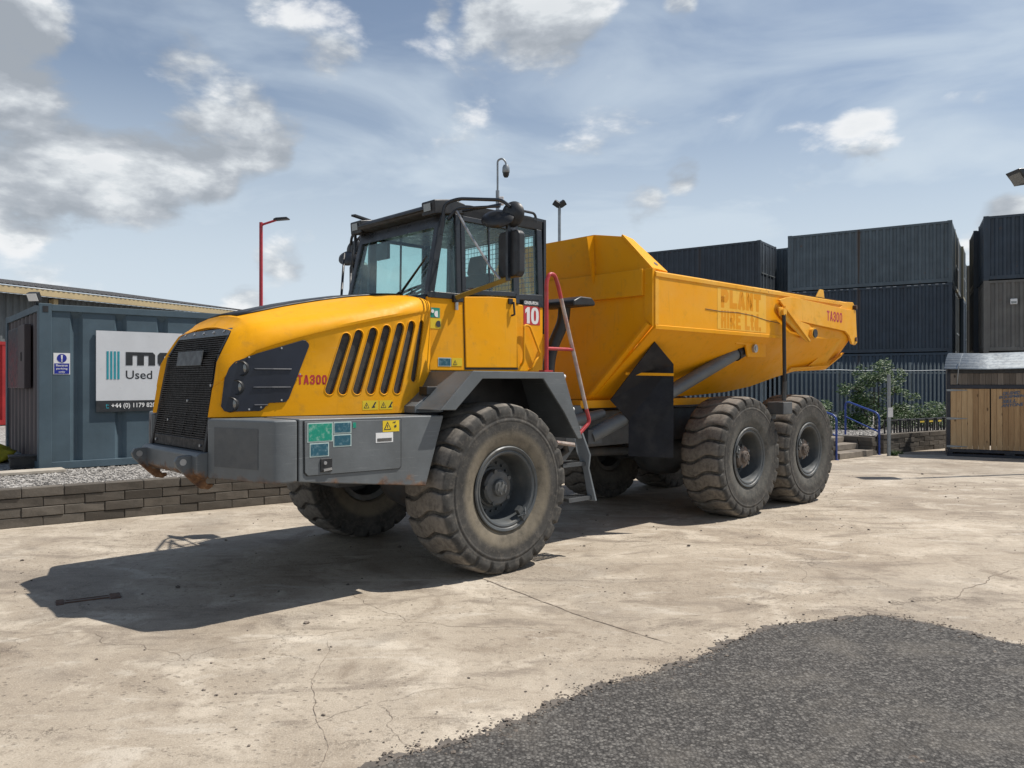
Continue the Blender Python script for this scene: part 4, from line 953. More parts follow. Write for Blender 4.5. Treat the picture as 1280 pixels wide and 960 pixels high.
rows.append([(-2.435 + .16 * (z - 1.5) + max(0, z - 1.95) * .42, y * .93, 1.5 if z < 1.51 else 1.5 + (z - 1.5) * .985) for y, z in s0_])
for x in XS: rows.append([(x + lean(x, z), y, z) for y, z in section(x)])
m = MB(); m.grid(rows); me = m.mesh('bonnet')
bo = bpy.data.objects.new('tmp', me); COL.objects.link(bo); md = bo.modifiers.new('s', 'SOLIDIFY'); md.thickness = .022; md.offset = -1
SLOT = [((-1.376, 2.198), (-1.553, 1.666)), ((-1.26, 2.229), (-1.433, 1.665)), ((-1.12, 2.255), (-1.302, 1.666)), ((-.990, 2.283), (-1.170, 1.666)), ((-.850, 2.310), (-1.040, 1.666)), ((-.722, 2.335), (-.905, 1.666)), ((-.590, 2.352), (-.718, 1.773))]
def capsule(p, q, hw, n=6):
    p, q = Vector(p), Vector(q); d = (p - q).normalized(); p = p - d * hw; q = q + d * hw; nn = Vector((-d.y, d.x)); out = []
    for k in range(n + 1): a = math.pi * k / n; out.append(p + nn * hw * math.cos(a) + d * hw * math.sin(a))
    for k in range(n + 1): a = math.pi * k / n; out.append(q - nn * hw * math.cos(a) - d * hw * math.sin(a))
    return [tuple(v) for v in out]
cut = MB()
for i, (p, q) in enumerate(SLOT):
    hw = .0430 if i < 6 else .037
    for sgn in (-1, 1): cut.prism(capsule(p, q, hw), 'y', sgn * .78, sgn * 1.05)
cme = cut.mesh('cut'); co = bpy.data.objects.new('tmpc', cme); COL.objects.link(co)
bo.modifiers.new('b', 'BOOLEAN'); bo.modifiers['b'].object = co; bo.modifiers['b'].operation = 'DIFFERENCE'; bo.modifiers['b'].solver = 'EXACT'
bpy.context.view_layer.update()
bme = bpy.data.meshes.new_from_object(bo.evaluated_get(bpy.context.evaluated_depsgraph_get())); bpy.data.objects.remove(bo); bpy.data.objects.remove(co)
bme.polygons.foreach_set('use_smooth', [True] * len(bme.polygons)); bme.set_sharp_from_angle(angle=R(32)); bme.materials.clear()
BON = link('bonnet', bme, YEL, TR)
def sy(x): return -interp(TY, x)
for i, (p, q) in enumerate(SLOT):          # rolled lips round the slots
    hw = (.0430 if i < 6 else .037) + .002; m = MB(); m.tube([(x, sy(x) + .001, z) for x, z in capsule(p, q, hw, 8)], .0055, 6, closed=True); both(m, 'slot_lip', YEL, BON, smooth=60)
m = MB(); xs = [-1.66 + i * .06 for i in range(20)]; m.grid([[(x, sy(x) + .026, 1.60) for x in xs], [(x, sy(x) + .026, interp(TZC, x) - .03) for x in xs]]); both(m, 'vent_mesh', MESHD, BON)
# black centre strip of the bonnet
def ztop(x, y): zt = interp(TZT, x); return zt + (.032 * (1 - (abs(y) / .4) ** 1.4))
xs = [-2.10 + i * .12 for i in range(15)]; ys = [-.36, -.2, 0, .2, .36]
m = MB(); m.grid([[(x, y * (1 if x > -2.0 else .94), ztop(x, y) + .008) for y in ys] for x in xs]); m.build('bonnet_strip', BLACK, BON, smooth=60, solid=.012)
# lamp panel with three lamps, both sides
PT = [(-2.405, 1.80), (-2.385, 1.885), (-2.345, 1.935), (-2.30, 1.953), (-1.775, 2.122), (-1.745, 2.122), (-1.722, 2.09)]
PB = [(-2.405, 1.585), (-2.39, 1.552), (-2.365, 1.542), (-2.10, 1.545), (-2.05, 1.608), (-1.92, 1.612), (-1.895, 1.622), (-1.722, 2.07)]
xs = sorted(set([-2.405 + i * .0225 for i in range(31)] + [-1.722]))
xs = [x for x in xs if x <= -1.722]
rowsP = []
for f in (0, .25, .5, .75, 1): rowsP.append([(x + lean(x, interp(PB, x)) * 0 + lean(x, interp(PB, x) + (interp(PT, x) - interp(PB, x)) * f), sy(x) - .004, interp(PB, x) + (interp(PT, x) - interp(PB, x)) * f) for x in xs])
m = MB(); m.grid(rowsP); lamp_near, lamp_far = both(m, 'lamp_panel', NAVY, BON, solid=.018, bevel=.003)
for s, pan in ((-1, lamp_near), (1, lamp_far)):
    for x, z in ((-2.275, 1.885), (-2.305, 1.735), (-2.335, 1.600)):
        y = abs(sy(x)) - .006; M = Matrix.Translation((x + lean(x, z), s * y, z)) @ Matrix.Rotation(s * R(42), 4, 'Z') @ (Matrix.Identity(4) if s < 0 else Matrix.Scale(-1, 4, (0, 1, 0)))
        m = MB(); m.lathe([(.03, .064), (-.014, .064), (-.024, .057), (-.020, .049), (-.004, .046)], 24, M=M); m.build('headlight', BLACK, BON, smooth=40)
        m = MB(); m.lathe([(-.006, .050), (-.010, .030), (-.012, 0)], 24, M=M); m.build('headlight_lens', LENS, BON, smooth=60)
    for x0, x1, z in ((-2.16, -1.87, 1.880), (-2.17, -1.875, 1.733), (-2.16, -2.06, 1.592)):
        m = MB(); m.tube([(x, s * (abs(sy(x)) + .014), z) for x in (x0, (x0 + x1) / 2, x1)], .008, 6); m.build('panel_rib', NAVY, BON)
m = MB()
for x, z in ((-2.2, 1.975), (-1.95, 2.052), (-1.80, 1.84), (-1.95, 1.63), (-2.11, 1.575), (-2.2, 1.56)): m.cyl((x, sy(x) - .010, z), (x, sy(x) - .017, z), .008, 8)
m.build('panel_bolt', STEEL, BON)
# lettering and stickers of the bonnet side
def conf(p): return Vector((p.x, sy(p.x) - .0012, p.z))
block_text('TA300', REDT, BON, (-1.815, -.9, 1.757), .252, .078, .0145, gap=.22, fn=lambda p, l: Vector((p.x, sy(p.x) - .0012 - l * .0003, p.z)))
def decal(name, x0, x1, z0, z1, y, mat, parent, d=.002):
    m = MB(); m.box(x0, x1, y - d, y, z0, z1); return m.build(name, mat, parent)
def cdecal(x0, x1, z0, z1, mat, d=.002, name='warning_sticker'):
    m = MB(); A = [x0 + (x1 - x0) * i / 4 for i in range(5)]; m.grid([[(x, sy(x) - .0006 - d * .4, z0) for x in A], [(x, sy(x) - .0006 - d * .4, z1) for x in A]]); return m.build(name, mat, BON)
def pictogram(parent, x, z, s, y, fn=None):
    f = fn or (lambda x: y)
    for tri, mt, dd in (([(0, 0), (1, 0), (.5, .95)], DARKT, .0), ([(.16, .09), (.84, .09), (.5, .74)], AMBER, .0012)):
        m = MB(); m.add([(x + a * s, f(x + a * s) - dd, z + b * s) for a, b in tri], [(0, 1, 2)]); m.build('pictogram', mt, parent)
    m = MB(); m.add([(x + a * s, f(x + a * s) - .0022, z + b * s) for a, b in ((.46, .2), (.54, .2), (.56, .55), (.44, .55))], [(0, 1, 2, 3)]); m.build('pictogram', DARKT, parent)
for x0, x1 in ((-1.240, -1.085), (-1.075, -.945)):
    cdecal(x0, x1, 1.533, 1.615, AMBER); pictogram(BON, x0 + .012, 1.548, .055, 0, lambda x: sy(x) - .0022)
    m = MB(); m.add([(x0 + a, sy(x0 + a) - .0022, 1.548 + b) for a, b in ((.085, .0), (.125, .005), (.115, .02), (.135, .05), (.122, .055), (.10, .02))], [(0, 1, 2, 3, 4, 5)]); m.build('pictogram', DARKT, BON)

# ---- radiator grille
GR = MB(); gz = lambda z: -2.478 + (z - 1.24) * .150 + max(0, z - 1.95) * .40
def gw(z): return .600 - .055 * (z - 1.24)
m = MB(); m.grid([[(gz(z) + .05, -gw(z), z) for z in (1.24, 1.6, 1.95, 2.10, 2.195)], [(gz(z) + .05, gw(z), z) for z in (1.24, 1.6, 1.95, 2.10, 2.195)]]); GRL = m.build('radiator_grille', GRIL, TR, solid=.03)
m = MB(); z = 1.325
while z < 2.155:
    w = gw(z) - .03; x = gz(z); m.box(x - .004, x + .016, -w, w, z, z + .0085); z += .0185
m.build('grille_bars', GRIL, GRL)
m = MB()
for k in range(5): y = -.45 + .225 * k; beam(m, (gz(1.30) + .018, y, 1.30), (gz(2.08) + .03, y, 2.08), .02, .012)
m.build('grille_stay', GRIL, GRL)
m = MB()
for s in (-1, 1): beam(m, (gz(1.22) + .012, s * gw(1.22), 1.22), (gz(2.0) + .012, s * gw(2.0), 2.0), .045, .05); beam(m, (gz(2.0) + .012, s * gw(2.0), 2.0), (gz(2.15) + .016, s * (gw(2.15) - .01), 2.15), .045, .05)
beam(m, (gz(1.27) + .012, -.56, 1.275), (gz(1.27) + .012, .56, 1.275), .09, .03, (0, 0, 1)); m.build('grille_frame', GRIL, GRL, bevel=.006)
m = MB(); m.add([(gz(2.155) - .006, -.548, 2.155), (gz(2.155) - .006, .548, 2.155), (gz(2.215) - .004, .54, 2.217), (gz(2.215) - .004, -.54, 2.217)], [(0, 1, 2, 3)]); m.build('top_strip', GREY, GRL, solid=.012)
m = MB()
for k in range(5): y = -.42 + .21 * k; m.cyl((gz(2.185) + .01, y, 2.178), (gz(2.185) - .016, y, 2.196), .013, 8)
for y, z in ((-.50, 1.27), (.50, 1.27), (-.54, 1.75), (-.1, 1.62), (.28, 1.45)): m.cyl((gz(z) + .01, y, z), (gz(z) - .014, y, z), .012, 8)
m.build('grille_bolt', STEEL, GRL)
m = MB(); beam(m, (gz(1.935) - .006, -.28, 1.975), (gz(1.935) - .006, .26, 1.975), .125, .01, (.15, 0, 1)); m.build('name_plate', PLATE, GRL, bevel=.003)

# ---- bumper, tow hooks, side boxes
PB_ = [(-2.082, -1.35), (-2.205, -1.35), (-2.262, -1.325), (-2.29, -1.27), (-2.478, -.645), (-2.46, -.615), (-2.082, -.615)]
m = MB(); m.prism(PB_, 'z', 1.02, 1.492); bn, bf = both(m, 'bumper', BUMPM, TR, bevel=.018, seg=3); bn['label'] = 'rounded grey bumper corner with a rusty lower edge'
for s, b in ((-1, bn), (1, bf)):
    A = Vector((-2.316, -1.185, 0)); C = Vector((-2.455, -.722, 0)); nn = Vector((-.958, -.289, 0)) * .0015; m = MB()
    q = [A + nn + Vector((0, 0, 1.12)), C + nn + Vector((0, 0, 1.12)), C + nn + Vector((0, 0, 1.425)), A + nn + Vector((0, 0, 1.425))]; m.plate(q, nn)
    (m if s < 0 else mir(m)).build('blank_plate', PLATE, b)
m = MB(); m.prism([(-2.56, 1.06), (-2.56, 1.20), (-2.53, 1.225), (-2.30, 1.225), (-2.30, 1.02), (-2.50, 1.02)], 'y', -.635, .635); m.build('cross_beam', HOOKM, TR, bevel=.01)
HK = [(-2.625, 1.200), (-2.663, 1.194), (-2.686, 1.158), (-2.673, 1.116), (-2.548, .985), (-2.485, .930), (-2.425, .918), (-2.389, .940), (-2.390, .962), (-2.425, .960), (-2.447, .978), (-2.443, 1.004), (-2.38, 1.03), (-2.36, 1.08), (-2.42, 1.200)]
for y in (-.51, .51):
    m = MB(); m.prism(HK, 'y', y - .022, y + .022); h = m.build('tow_hook', HOOKM, TR, bevel=.006)
    m = MB(); m.cyl((-2.625, y - .026, 1.150), (-2.625, y + .026, 1.150), .026, 16); m.build('hook_eye', STEEL, h)
decal('sticker', -2.47, -2.44, 1.09, 1.17, -.534, GRNP, TR)
PS = [(-2.074, 1.497), (-.69, 1.485), (-.885, .885), (-2.074, 1.022)]
m = MB(); m.prism(PS, 'y', -1.35, -.80); sp, sf_ = both(m, 'side_box', GREYR, TR, bevel=.010); sp['label'] = 'grey side box with locker door and rusty bottom edge'
pd = [(-2.03, 1.478), (-1.152, 1.466), (-1.152, 1.075), (-1.17, 1.058), (-2.0, 1.066), (-2.026, 1.092)]
m = MB(); c = Vector((-1.6, 1.27)); m.prism([tuple(c + (Vector(p) - c) * 1.022) for p in pd], 'y', -1.3525, -1.34); m.build('door_gap', BLACK, sp)
m = MB(); m.prism(pd, 'y', -1.360, -1.345); m.build('locker_door', GREYR, sp, bevel=.003)
m = MB(); m.prism([(-1.90, 1.19), (-1.80, 1.19), (-1.80, 1.085), (-1.90, 1.085)], 'y', -1.372, -1.36); m.build('latch', BLACK, sp, bevel=.012); m = MB(); beam(m, (-1.88, -1.378, 1.10), (-1.81, -1.378, 1.108), .012, .018); m.cyl((-1.865, -1.372, 1.155), (-1.865, -1.380, 1.155), .014, 10); m.build('latch_key', STEEL, sp)
Yd = -1.3602
for x0, x1, z0, z1, mt in ((-2.008, -1.791, 1.317, 1.466, GRNP), (-1.785, -1.626, 1.374, 1.466, BLUD), (-1.787, -1.626, 1.271, 1.368, BLUD), (-1.989, -1.825, 1.204, 1.311, BLUD)):
    decal('sticker', x0, x1, z0, z1, Yd, PALED, sp); decal('sticker_print', x0 + .009, x1 - .009, z0 + .009, z1 - .009, Yd - .002, mt, sp)
decal('sticker', -1.612, -1.584, 1.413, 1.456, Yd, GRNP, sp)
decal('sticker', -1.399, -1.231, 1.282, 1.363, Yd, WHT, sp); decal('sticker_print', -1.385, -1.245, 1.292, 1.318, Yd - .002, HUBM, sp)
decal('warning_sticker', -1.332, -1.170, 1.368, 1.460, Yd, AMBER, sp); pictogram(sp, -1.322, 1.385, .072, Yd - .0035)
m = MB(); m.prism([(-1.238, 1.445), (-1.205, 1.452), (-1.21, 1.438)], 'y', Yd - .004, Yd - .002); m.prism([(-1.222, 1.415), (-1.20, 1.425), (-1.198, 1.405), (-1.215, 1.40)], 'y', Yd - .004, Yd - .002); m.build('pictogram', DARKT, sp)
m = MB(); m.box(-2.079, -2.0745, -1.345, -.85, 1.03, 1.488); m.build('seam', BLACK, sp)
m = MB(); m.box(-2.3, -.45, -.78, .78, 1.30, 1.495); m.build('engine_bay', BLACK, TR)

# ---- cab
PC = [(-.43, -.765), (-.04, -.80), (1.11, -.80), (1.11, .80), (-.04, .80), (-.43, .765)]
m = MB(); m.prism(PC, 'z', 1.885, 2.595); CAB = m.build('cab', YEL, TR, bevel=.012)
m = MB(); m.prism([(x, y * .995) for x, y in PC], 'z', 1.50, 1.884); m.build('cab_base', CHASS, CAB)
dr = [(-.012, 2.618), (.34, 2.645), (.694, 2.652), (.722, 1.925), (.012, 1.918)]
m = MB(); m.prism([(-.02, 2.62), (.70, 2.655), (.73, 1.905), (.004, 1.898)], 'y', -.8035, -.79); m.build('door_gap', BLACK, CAB)
m = MB(); m.prism(dr, 'y', -.815, -.795); DOOR = m.build('door', YEL, TR, bevel=.008)
m = MB(); m.prism(dr, 'y', .795, .815); m.build('door', YEL, TR, bevel=.008)
# upper cab frame
zb, zt = 2.585, 3.43
for s in (-1, 1):
    m = MB(); beam(m, (-.395, s * .715, 2.50), (-.190, s * .675, zt), .075, .080); m.build('pillar', CABF, CAB, bevel=.012)
    m = MB(); beam(m, (-.055, s * .785, 2.56), (-.055, s * .755, zt), .05, .085); m.build('pillar', CABF, CAB, bevel=.010)
    m = MB(); beam(m, (.725, s * .785, 2.60), (.725, s * .755, zt), .05, .06); m.build('pillar', CABF, CAB, bevel=.010)
    m = MB(); beam(m, (1.075, s * .775, 2.58), (1.075, s * .745, zt), .07, .08); m.build('pillar', CABF, CAB, bevel=.010)
    m = MB(); beam(m, (-.42, s * .765, 2.615), (-.06, s * .797, 2.615), .03, .06); m.build('window_sill', CABF, CAB, bevel=.006); m = MB(); beam(m, (.71, s * .792, 2.672), (1.10, s * .792, 2.690), .03, .06); m.build('window_sill', CABF, CAB, bevel=.006)
    # door frame of the upper door
    m = MB(); pts = [(-.012, 2.665), (.688, 2.695), (.682, 3.395), (-.012, 3.395)]
    for (a, b) in zip(pts, pts[1:] + pts[:1]): ya = -.80 + (a[1] - 2.6) * .035; yb2 = -.80 + (b[1] - 2.6) * .035; beam(m, (a[0], s * abs(ya), a[1]), (b[0], s * abs(yb2), b[1]), .035, .05)
    beam(m, (.345, s * .785, 2.68), (.345, s * .77, 3.39), .018, .022); m.build('door_frame', CABF, CAB, bevel=.005)
    for pts in ([(-.345, .728, 2.62), (-.085, .788, 2.635), (-.085, .762, 3.42), (-.200, .69, 3.42)], [(.0, .793, 2.67), (.34, .793, 2.68), (.34, .768, 3.39), (.0, .768, 3.39)], [(.35, .793, 2.68), (.67, .793, 2.69), (.67, .768, 3.39), (.35, .768, 3.39)], [(.755, .785, 2.70), (1.04, .785, 2.71), (1.04, .762, 3.42), (.755, .762, 3.42)]):
        m = MB(); m.plate([(x, s * y, z) for x, y, z in pts], (0, -s * .006, 0)); m.build('side_window', GLASS, CAB)
m = MB(); m.plate([(-.405, -.69, 2.60), (-.405, .69, 2.60), (-.212, .65, 3.40), (-.212, -.65, 3.40)], (.006, 0, 0)); m.build('windscreen', GLASS, CAB)
m = MB(); m.plate([(1.09, -.72, 2.72), (1.09, .72, 2.72), (1.09, .70, 3.40), (1.09, -.70, 3.40)], (.006, 0, 0)); m.build('rear_window', GLASS, CAB)
m = MB(); m.box(1.07, 1.105, -.76, .76, 2.57, 2.74); m.box(1.07, 1.105, -.76, .76, 3.38, 3.44); m.build('rear_frame', CABF, CAB)
m = MB(); m.prism([(-.45, 2.50), (-.44, 2.60), (-.40, 2.625), (-.33, 2.625), (-.30, 2.5)], 'y', -.74, .74); m.build('cowl', BLACK, CAB, bevel=.01)
m = MB(); m.prism([(-.300, 3.415), (-.345, 3.435), (-.352, 3.470), (-.325, 3.505), (-.26, 3.525), (.1, 3.545), (.95, 3.560), (1.10, 3.545), (1.135, 3.50), (1.13, 3.425)], 'y', -.775, .775); m.v = [(x, y * (1 if x > .1 else 1 - .10 * min(1, (.1 - x) / .35)), z) for x, y, z in m.v]; m.build('roof', ROOFM, CAB, bevel=.03, seg=3)
m = MB(); m.box(-.22, 1.08, -.66, .66, 3.385, 3.412); m.build('headliner', CABF, CAB)
m = MB(); m.plate([(-.262, -.66, 3.29), (-.262, .66, 3.29), (-.24, .66, 3.385), (-.24, -.66, 3.385)], (.005, 0, 0)); m.build('sun_visor', CABF, CAB)
# inside the cab
m = MB(); m.prism([(-.40, 1.9), (-.40, 2.60), (-.22, 2.64), (-.08, 2.58), (-.12, 2.0)], 'y', -.55, .50); m.build('dashboard', BLACK, CAB, bevel=.03)
m = MB(); m.lathe([(-.014, .195), (0, .209), (.014, .195), (0, .181), (-.014, .195)], 28, 'z', Matrix.Translation((-.02, .02, 2.74)) @ Matrix.Rotation(R(-28), 4, 'Y')); m.box(-.18, .18, -.012, .012, -.01, .01, Matrix.Translation((-.02, .02, 2.74)) @ Matrix.Rotation(R(-28), 4, 'Y')); m.tube([(-.02, .02, 2.74), (-.14, .02, 2.5)], .03, 8); m.build('steering_wheel', BLACK, CAB, smooth=50)
m = MB(); m.box(.30, .78, -.26, .26, 2.20, 2.36); m.prism([(.66, 2.34), (.80, 2.34), (.92, 2.98), (.82, 3.0)], 'y', -.25, .25); m.prism([(.80, 3.0), (.88, 2.98), (.91, 3.20), (.85, 3.22)], 'y', -.14, .14); m.build('seat', SEAT, CAB, bevel=.05, seg=3)
m = MB(); m.box(.15, .55, .36, .58, 2.0, 2.62); m.box(.3, .7, -.62, -.45, 2.0, 2.58); m.build('console', BLACK, CAB, bevel=.03)
m = MB(); m.box(.22, .26, .25, .47, 3.12, 3.30, Matrix.Translation((-.42, .0, -.02))); m.tube([(-.18, .36, 3.26), (-.20, .36, 3.38)], .008, 6); m.build('inside_mirror', BLACK, CAB, bevel=.01)
m = MB(); m.tube([(-.43, -.30, 2.63), (-.375, -.46, 2.82), (-.345, -.60, 2.965)], .010, 6); m.tube([(-.44, -.36, 2.68), (-.355, -.66, 3.0)], .007, 6); m.tube([(-.44, -.22, 2.62), (-.43, -.31, 2.66)], .020, 8); m.build('wiper', BLACK, CAB)
# rear window guard
m = MB()
for (a, b) in (((1.165, -.76, 2.30), (1.165, -.76, 3.55)), ((1.165, .76, 2.30), (1.165, .76, 3.55)), ((1.165, -.76, 3.54), (1.165, .76, 3.54)), ((1.165, -.76, 2.72), (1.165, .76, 2.72))): beam(m, a, b, .035, .035)
for s in (-1, 1): beam(m, (1.165, s * .76, 3.535), (1.0, s * .76, 3.54), .03, .03)
m.build('guard_frame', CABF, CAB)
m = MB(); y = -.74
while y < .75: m.tube([(1.165, y, 2.73), (1.165, y, 3.53)], .0035, 4); y += .055
z = 2.78
while z < 3.53: m.tube([(1.165, -.75, z), (1.165, .75, z)], .0035, 4); z += .055
m.build('guard_mesh', CABF, CAB)
# work lights on the roof
for s in (-1, 1):
    yc = s * .655; m = MB(); m.prism([(-.335, 3.395), (-.345, 3.535), (-.10, 3.575), (.05, 3.55), (.05, 3.45), (-.15, 3.42)], 'y', yc - .105, yc + .105); wl_ = m.build('work_light', BLACK, CAB, bevel=.014)
    m = MB(); m.plate([(-.3425, yc - .055, 3.435), (-.3425, yc + .055, 3.435), (-.349, yc + .055, 3.508), (-.349, yc - .055, 3.508)], (-.005, 0, 0)); m.build('work_light_lens', LENS, CAB)
m = MB(); beam(m, (-.40, .60, 3.585), (-.15, .68, 3.575), .06, .02); m.build('light_cap', BLACK, CAB)
# mirror arms and mirrors
for s in (-1, 1):
    A = lambda x, y, z: (x, s * -y, z)
    m = MB(); m.tube(fillet([A(-.27, -.77, 3.20), A(-.25, -.80, 3.50), A(-.16, -.90, 3.545), A(.02, -1.32, 3.49), A(.06, -1.40, 3.42)], .09, 6), .017, 8); m.tube(fillet([A(-.20, -.79, 3.36), A(-.12, -.82, 3.47), A(.04, -1.28, 3.44)], .06, 5), .014, 8)
    m.tube([A(-.02, -.80, 3.46), A(.05, -1.28, 3.46)], .013, 6); m.build('mirror_arm', CABF, CAB, smooth=50)
    m = MB(); m.tube([A(-.13, -.84, 3.44), A(-.06, -.96, 3.20), A(.03, -1.17, 2.86), A(.05, -1.28, 2.74)], .012, 6); m.build('mirror_stay', STEEL if s < 0 else CABF, CAB)
    m = MB(); beam(m, A(-.13, -.82, 2.595), A(.07, -1.34, 2.745), .022, .045); m.build('lower_arm', simple('olive_arm', (.24, .15, .02), .5) if s < 0 else YEL, CAB, bevel=.004)
    m = MB(); beam(m, A(.07, -1.36, 2.73), A(.07, -1.36, 3.42), .03, .035); m.build('mirror_bar', CABF, CAB)
    m = MB(); m.prism([(s * 1.195, 2.80), (s * 1.195, 3.17), (s * 1.225, 3.205), (s * 1.455, 3.205), (s * 1.488, 3.17), (s * 1.488, 2.80), (s * 1.455, 2.765), (s * 1.225, 2.765)], 'x', .085, .175); mh = m.build('mirror_housing', BLACK, CAB, bevel=.02, seg=3)
    m = MB(); m.box(.176, .180, min(s * 1.22, s * 1.465), max(s * 1.22, s * 1.465), 2.79, 3.18); m.build('mirror_glass', MIRR, CAB)
    M = Matrix.Translation((.03, s * (1.24 if s < 0 else 1.40), 3.335 if s < 0 else 3.27)) @ Matrix.Rotation(R(12), 4, 'X') @ Matrix.Rotation(R(35), 4, 'Y') @ Matrix.Diagonal((1, 1.25, .62, 1))
    m = MB(); m.lathe([(-.03, 0), (-.028, .08), (-.012, .15), (.012, .175), (.028, .168)], 32, 'x', M); m.build('round_mirror', BLACK, CAB, smooth=50)
    m = MB(); m.lathe([(.026, .166), (.036, .10), (.040, 0)], 32, 'x', M); m.build('round_mirror_glass', MIRR, CAB, smooth=60)
    M = Matrix.Translation((.10, s * 1.385, 3.36)) @ Matrix.Rotation(R(20), 4, 'Z'); m = MB(); m.lathe([(-.045, 0), (-.04, .05), (-.015, .105), (.02, .118), (.03, .11), (.034, 0)], 28, 'x', M @ Matrix.Diagonal((1, 1, 1.05, 1))); m.build('round_mirror', BLACK, CAB, smooth=50)
m = MB(); m.tube([(-.40, .86, 2.62), (-.12, 1.25, 3.28)], .014, 8); m.build('mirror_brace', BLACK, CAB); m = MB(); m.tube([(-.30, .84, 2.60), (-.05, 1.22, 3.05), (.0, 1.25, 3.40)], .012, 8); m.build('mirror_brace', BLACK, CAB)
# roof grab rail and aerial
m = MB(); m.tube(fillet([(.55, -.76, 3.50), (.57, -.77, 3.60), (1.02, -.77, 3.60), (1.05, -.76, 3.50)], .05, 5), .014, 8); m.build('roof_rail', CABF, CAB, smooth=50); m = MB(); m.tube(fillet([(.55, .76, 3.50), (.57, .77, 3.60), (1.02, .77, 3.60), (1.05, .76, 3.50)], .05, 5), .014, 8); m.build('roof_rail', CABF, CAB, smooth=50)
m = MB(); m.tube([(-.05, -.50, 3.54), (.35, -.42, 3.72)], .006, 5); m.build('aerial', BLACK, CAB)
# door fittings and side stickers
m = MB(); m.box(.575, .635, -.832, -.815, 2.585, 2.645); beam(m, (.628, -.845, 2.61), (.640, -.848, 2.475), .016, .018); beam(m, (.640, -.848, 2.478), (.615, -.82, 2.465), .016, .018); m.build('handle', BLACK, DOOR, bevel=.004)
m = MB(); m.tube(fillet([(.78, -.80, 1.95), (.775, -.845, 2.0), (.78, -.845, 2.375), (.86, -.845, 2.375), (1.03, -.845, 2.06), (.95, -.845, 2.005), (.90, -.845, 1.92), (.895, -.80, 1.90)], .035, 5), .0125, 8); m.build('grab_handle', YEL, CAB, smooth=50)
m = MB(); m.box(-.155, -.075, -.832, -.795, 2.555, 2.625); m.build('hinge', BLACK, CAB, bevel=.006); m = MB(); m.cyl((-.11, -.815, 2.48), (-.11, -.815, 2.555), .018, 10); m.build('hinge_pin', STEEL, CAB)
Yq = lambda x: -.765 - .035 * (x + .43) / .39
def qdec(nm, x0, x1, z0, z1, mt, d=.003):
    m = MB(); m.add([(x, Yq(x) - d, z) for x, z in ((x0, z0), (x1, z0), (x1, z1), (x0, z1))], [(0, 1, 2, 3)]); return m.build(nm, mt, CAB)
qdec('sticker', -.405, -.290, 2.395, 2.490, GRNP); qdec('warning_sticker', -.41, -.275, 2.290, 2.388, AMBER)
m = MB(); m.cyl((-.305, Yq(-.305) - .003, 2.335), (-.305, Yq(-.305) - .005, 2.335), .032, 20); m.build('sticker_print', DARKT, CAB)
m = MB(); x = -.345; m.cyl((x + .02, Yq(x) - .003, 2.43), (x + .02, Yq(x) - .006, 2.43), .030, 16); m.cyl((x - .03, Yq(x) - .003, 2.455), (x - .03, Yq(x) - .006, 2.455), .018, 12); m.build('sticker_print', WHT, CAB)
qdec('sticker', -.310, -.160, 1.928, 2.012, PALED); qdec('sticker_print', -.302, -.168, 1.936, 2.004, BLUD, .0045)
qdec('warning_sticker', -.153, -.03, 1.932, 2.012, AMBER); pictogram(CAB, -.140, 1.945, .05, 0, lambda x: Yq(x) - .005)
decal('model_plate', .812, 1.045, 2.59, 2.655, -.8005, DARKT, CAB); text('GENERATION', WHT, CAB, (.825, -.8028, 2.604), .207, .036, off=.03)
decal('number_plate', .815, 1.06, 2.388, 2.586, -.8005, REDT, CAB); m = MB(); m.prism([(.862, 2.400), (.905, 2.400), (.905, 2.575), (.872, 2.575), (.838, 2.545), (.838, 2.508), (.862, 2.525)], 'y', -.8045, -.8026); m.build('lettering', WHT, CAB)
ro = [(math.cos(2 * math.pi * k / 24), math.sin(2 * math.pi * k / 24)) for k in range(24)]; sq = lambda v: math.copysign(abs(v) ** .75, v); m = MB(); n_ = 24
m.add([(.983 + .058 * sq(a), -.8036, 2.487 + .09 * sq(b)) for a, b in ro] + [(.983 + .018 * sq(a), -.8036, 2.487 + .058 * sq(b)) for a, b in ro], [(i, (i + 1) % n_, n_ + (i + 1) % n_, n_ + i) for i in range(n_)]); m.build('lettering', WHT, CAB)

# ---- fenders, ladder, handrail
FO = [(-.802, 1.535), (-.432, 1.876), (.741, 1.872), (.874, 1.545), (.976, 1.314), (1.02, 1.20), (.955, 1.20), (.863, 1.319), (.752, 1.473), (.454, 1.808), (-.326, 1.806), (-.637, 1.531)]
m = MB(); m.prism(FO, 'y', -1.45, -1.425); f1_, f2_ = both(m, 'fender', GREY, TR, bevel=.006)
def strip(pts, y0, y1, t):
    m = MB(); n = len(pts); up = []
    for i, p in enumerate(pts):
        a = Vector(pts[max(0, i - 1)]); b = Vector(pts[min(n - 1, i + 1)]); d = (b - a).normalized(); up.append((p[0] + d.y * t, p[1] - d.x * t))
    q = list(pts) + list(reversed(up)); m.prism(q, 'y', y0, y1); return m
m = strip([(-.80, 1.537), (-.431, 1.874), (.740, 1.870), (.873, 1.545), (.975, 1.314), (1.018, 1.205)], -1.424, -.81, .018)
for mm, par in ((m, f1_), (mir(m), f2_)): mm.build('fender_top', GREY, par)
m = MB(); m.prism([(-.75, 1.50), (-.40, 1.84), (.72, 1.84), (.9, 1.40), (.9, 1.0), (-.6, 1.0), (-.8, 1.2)], 'y', -.845, -.60); both(m, 'wheel_arch', BLACK, TR)
m = MB(); m.prism([(-.82, 1.50), (-.82, 1.56), (-.62, 1.70), (-.50, 1.70), (-.50, 1.50)], 'y', -1.10, -.82); both(m, 'step_bracket', GREY, TR, bevel=.006)
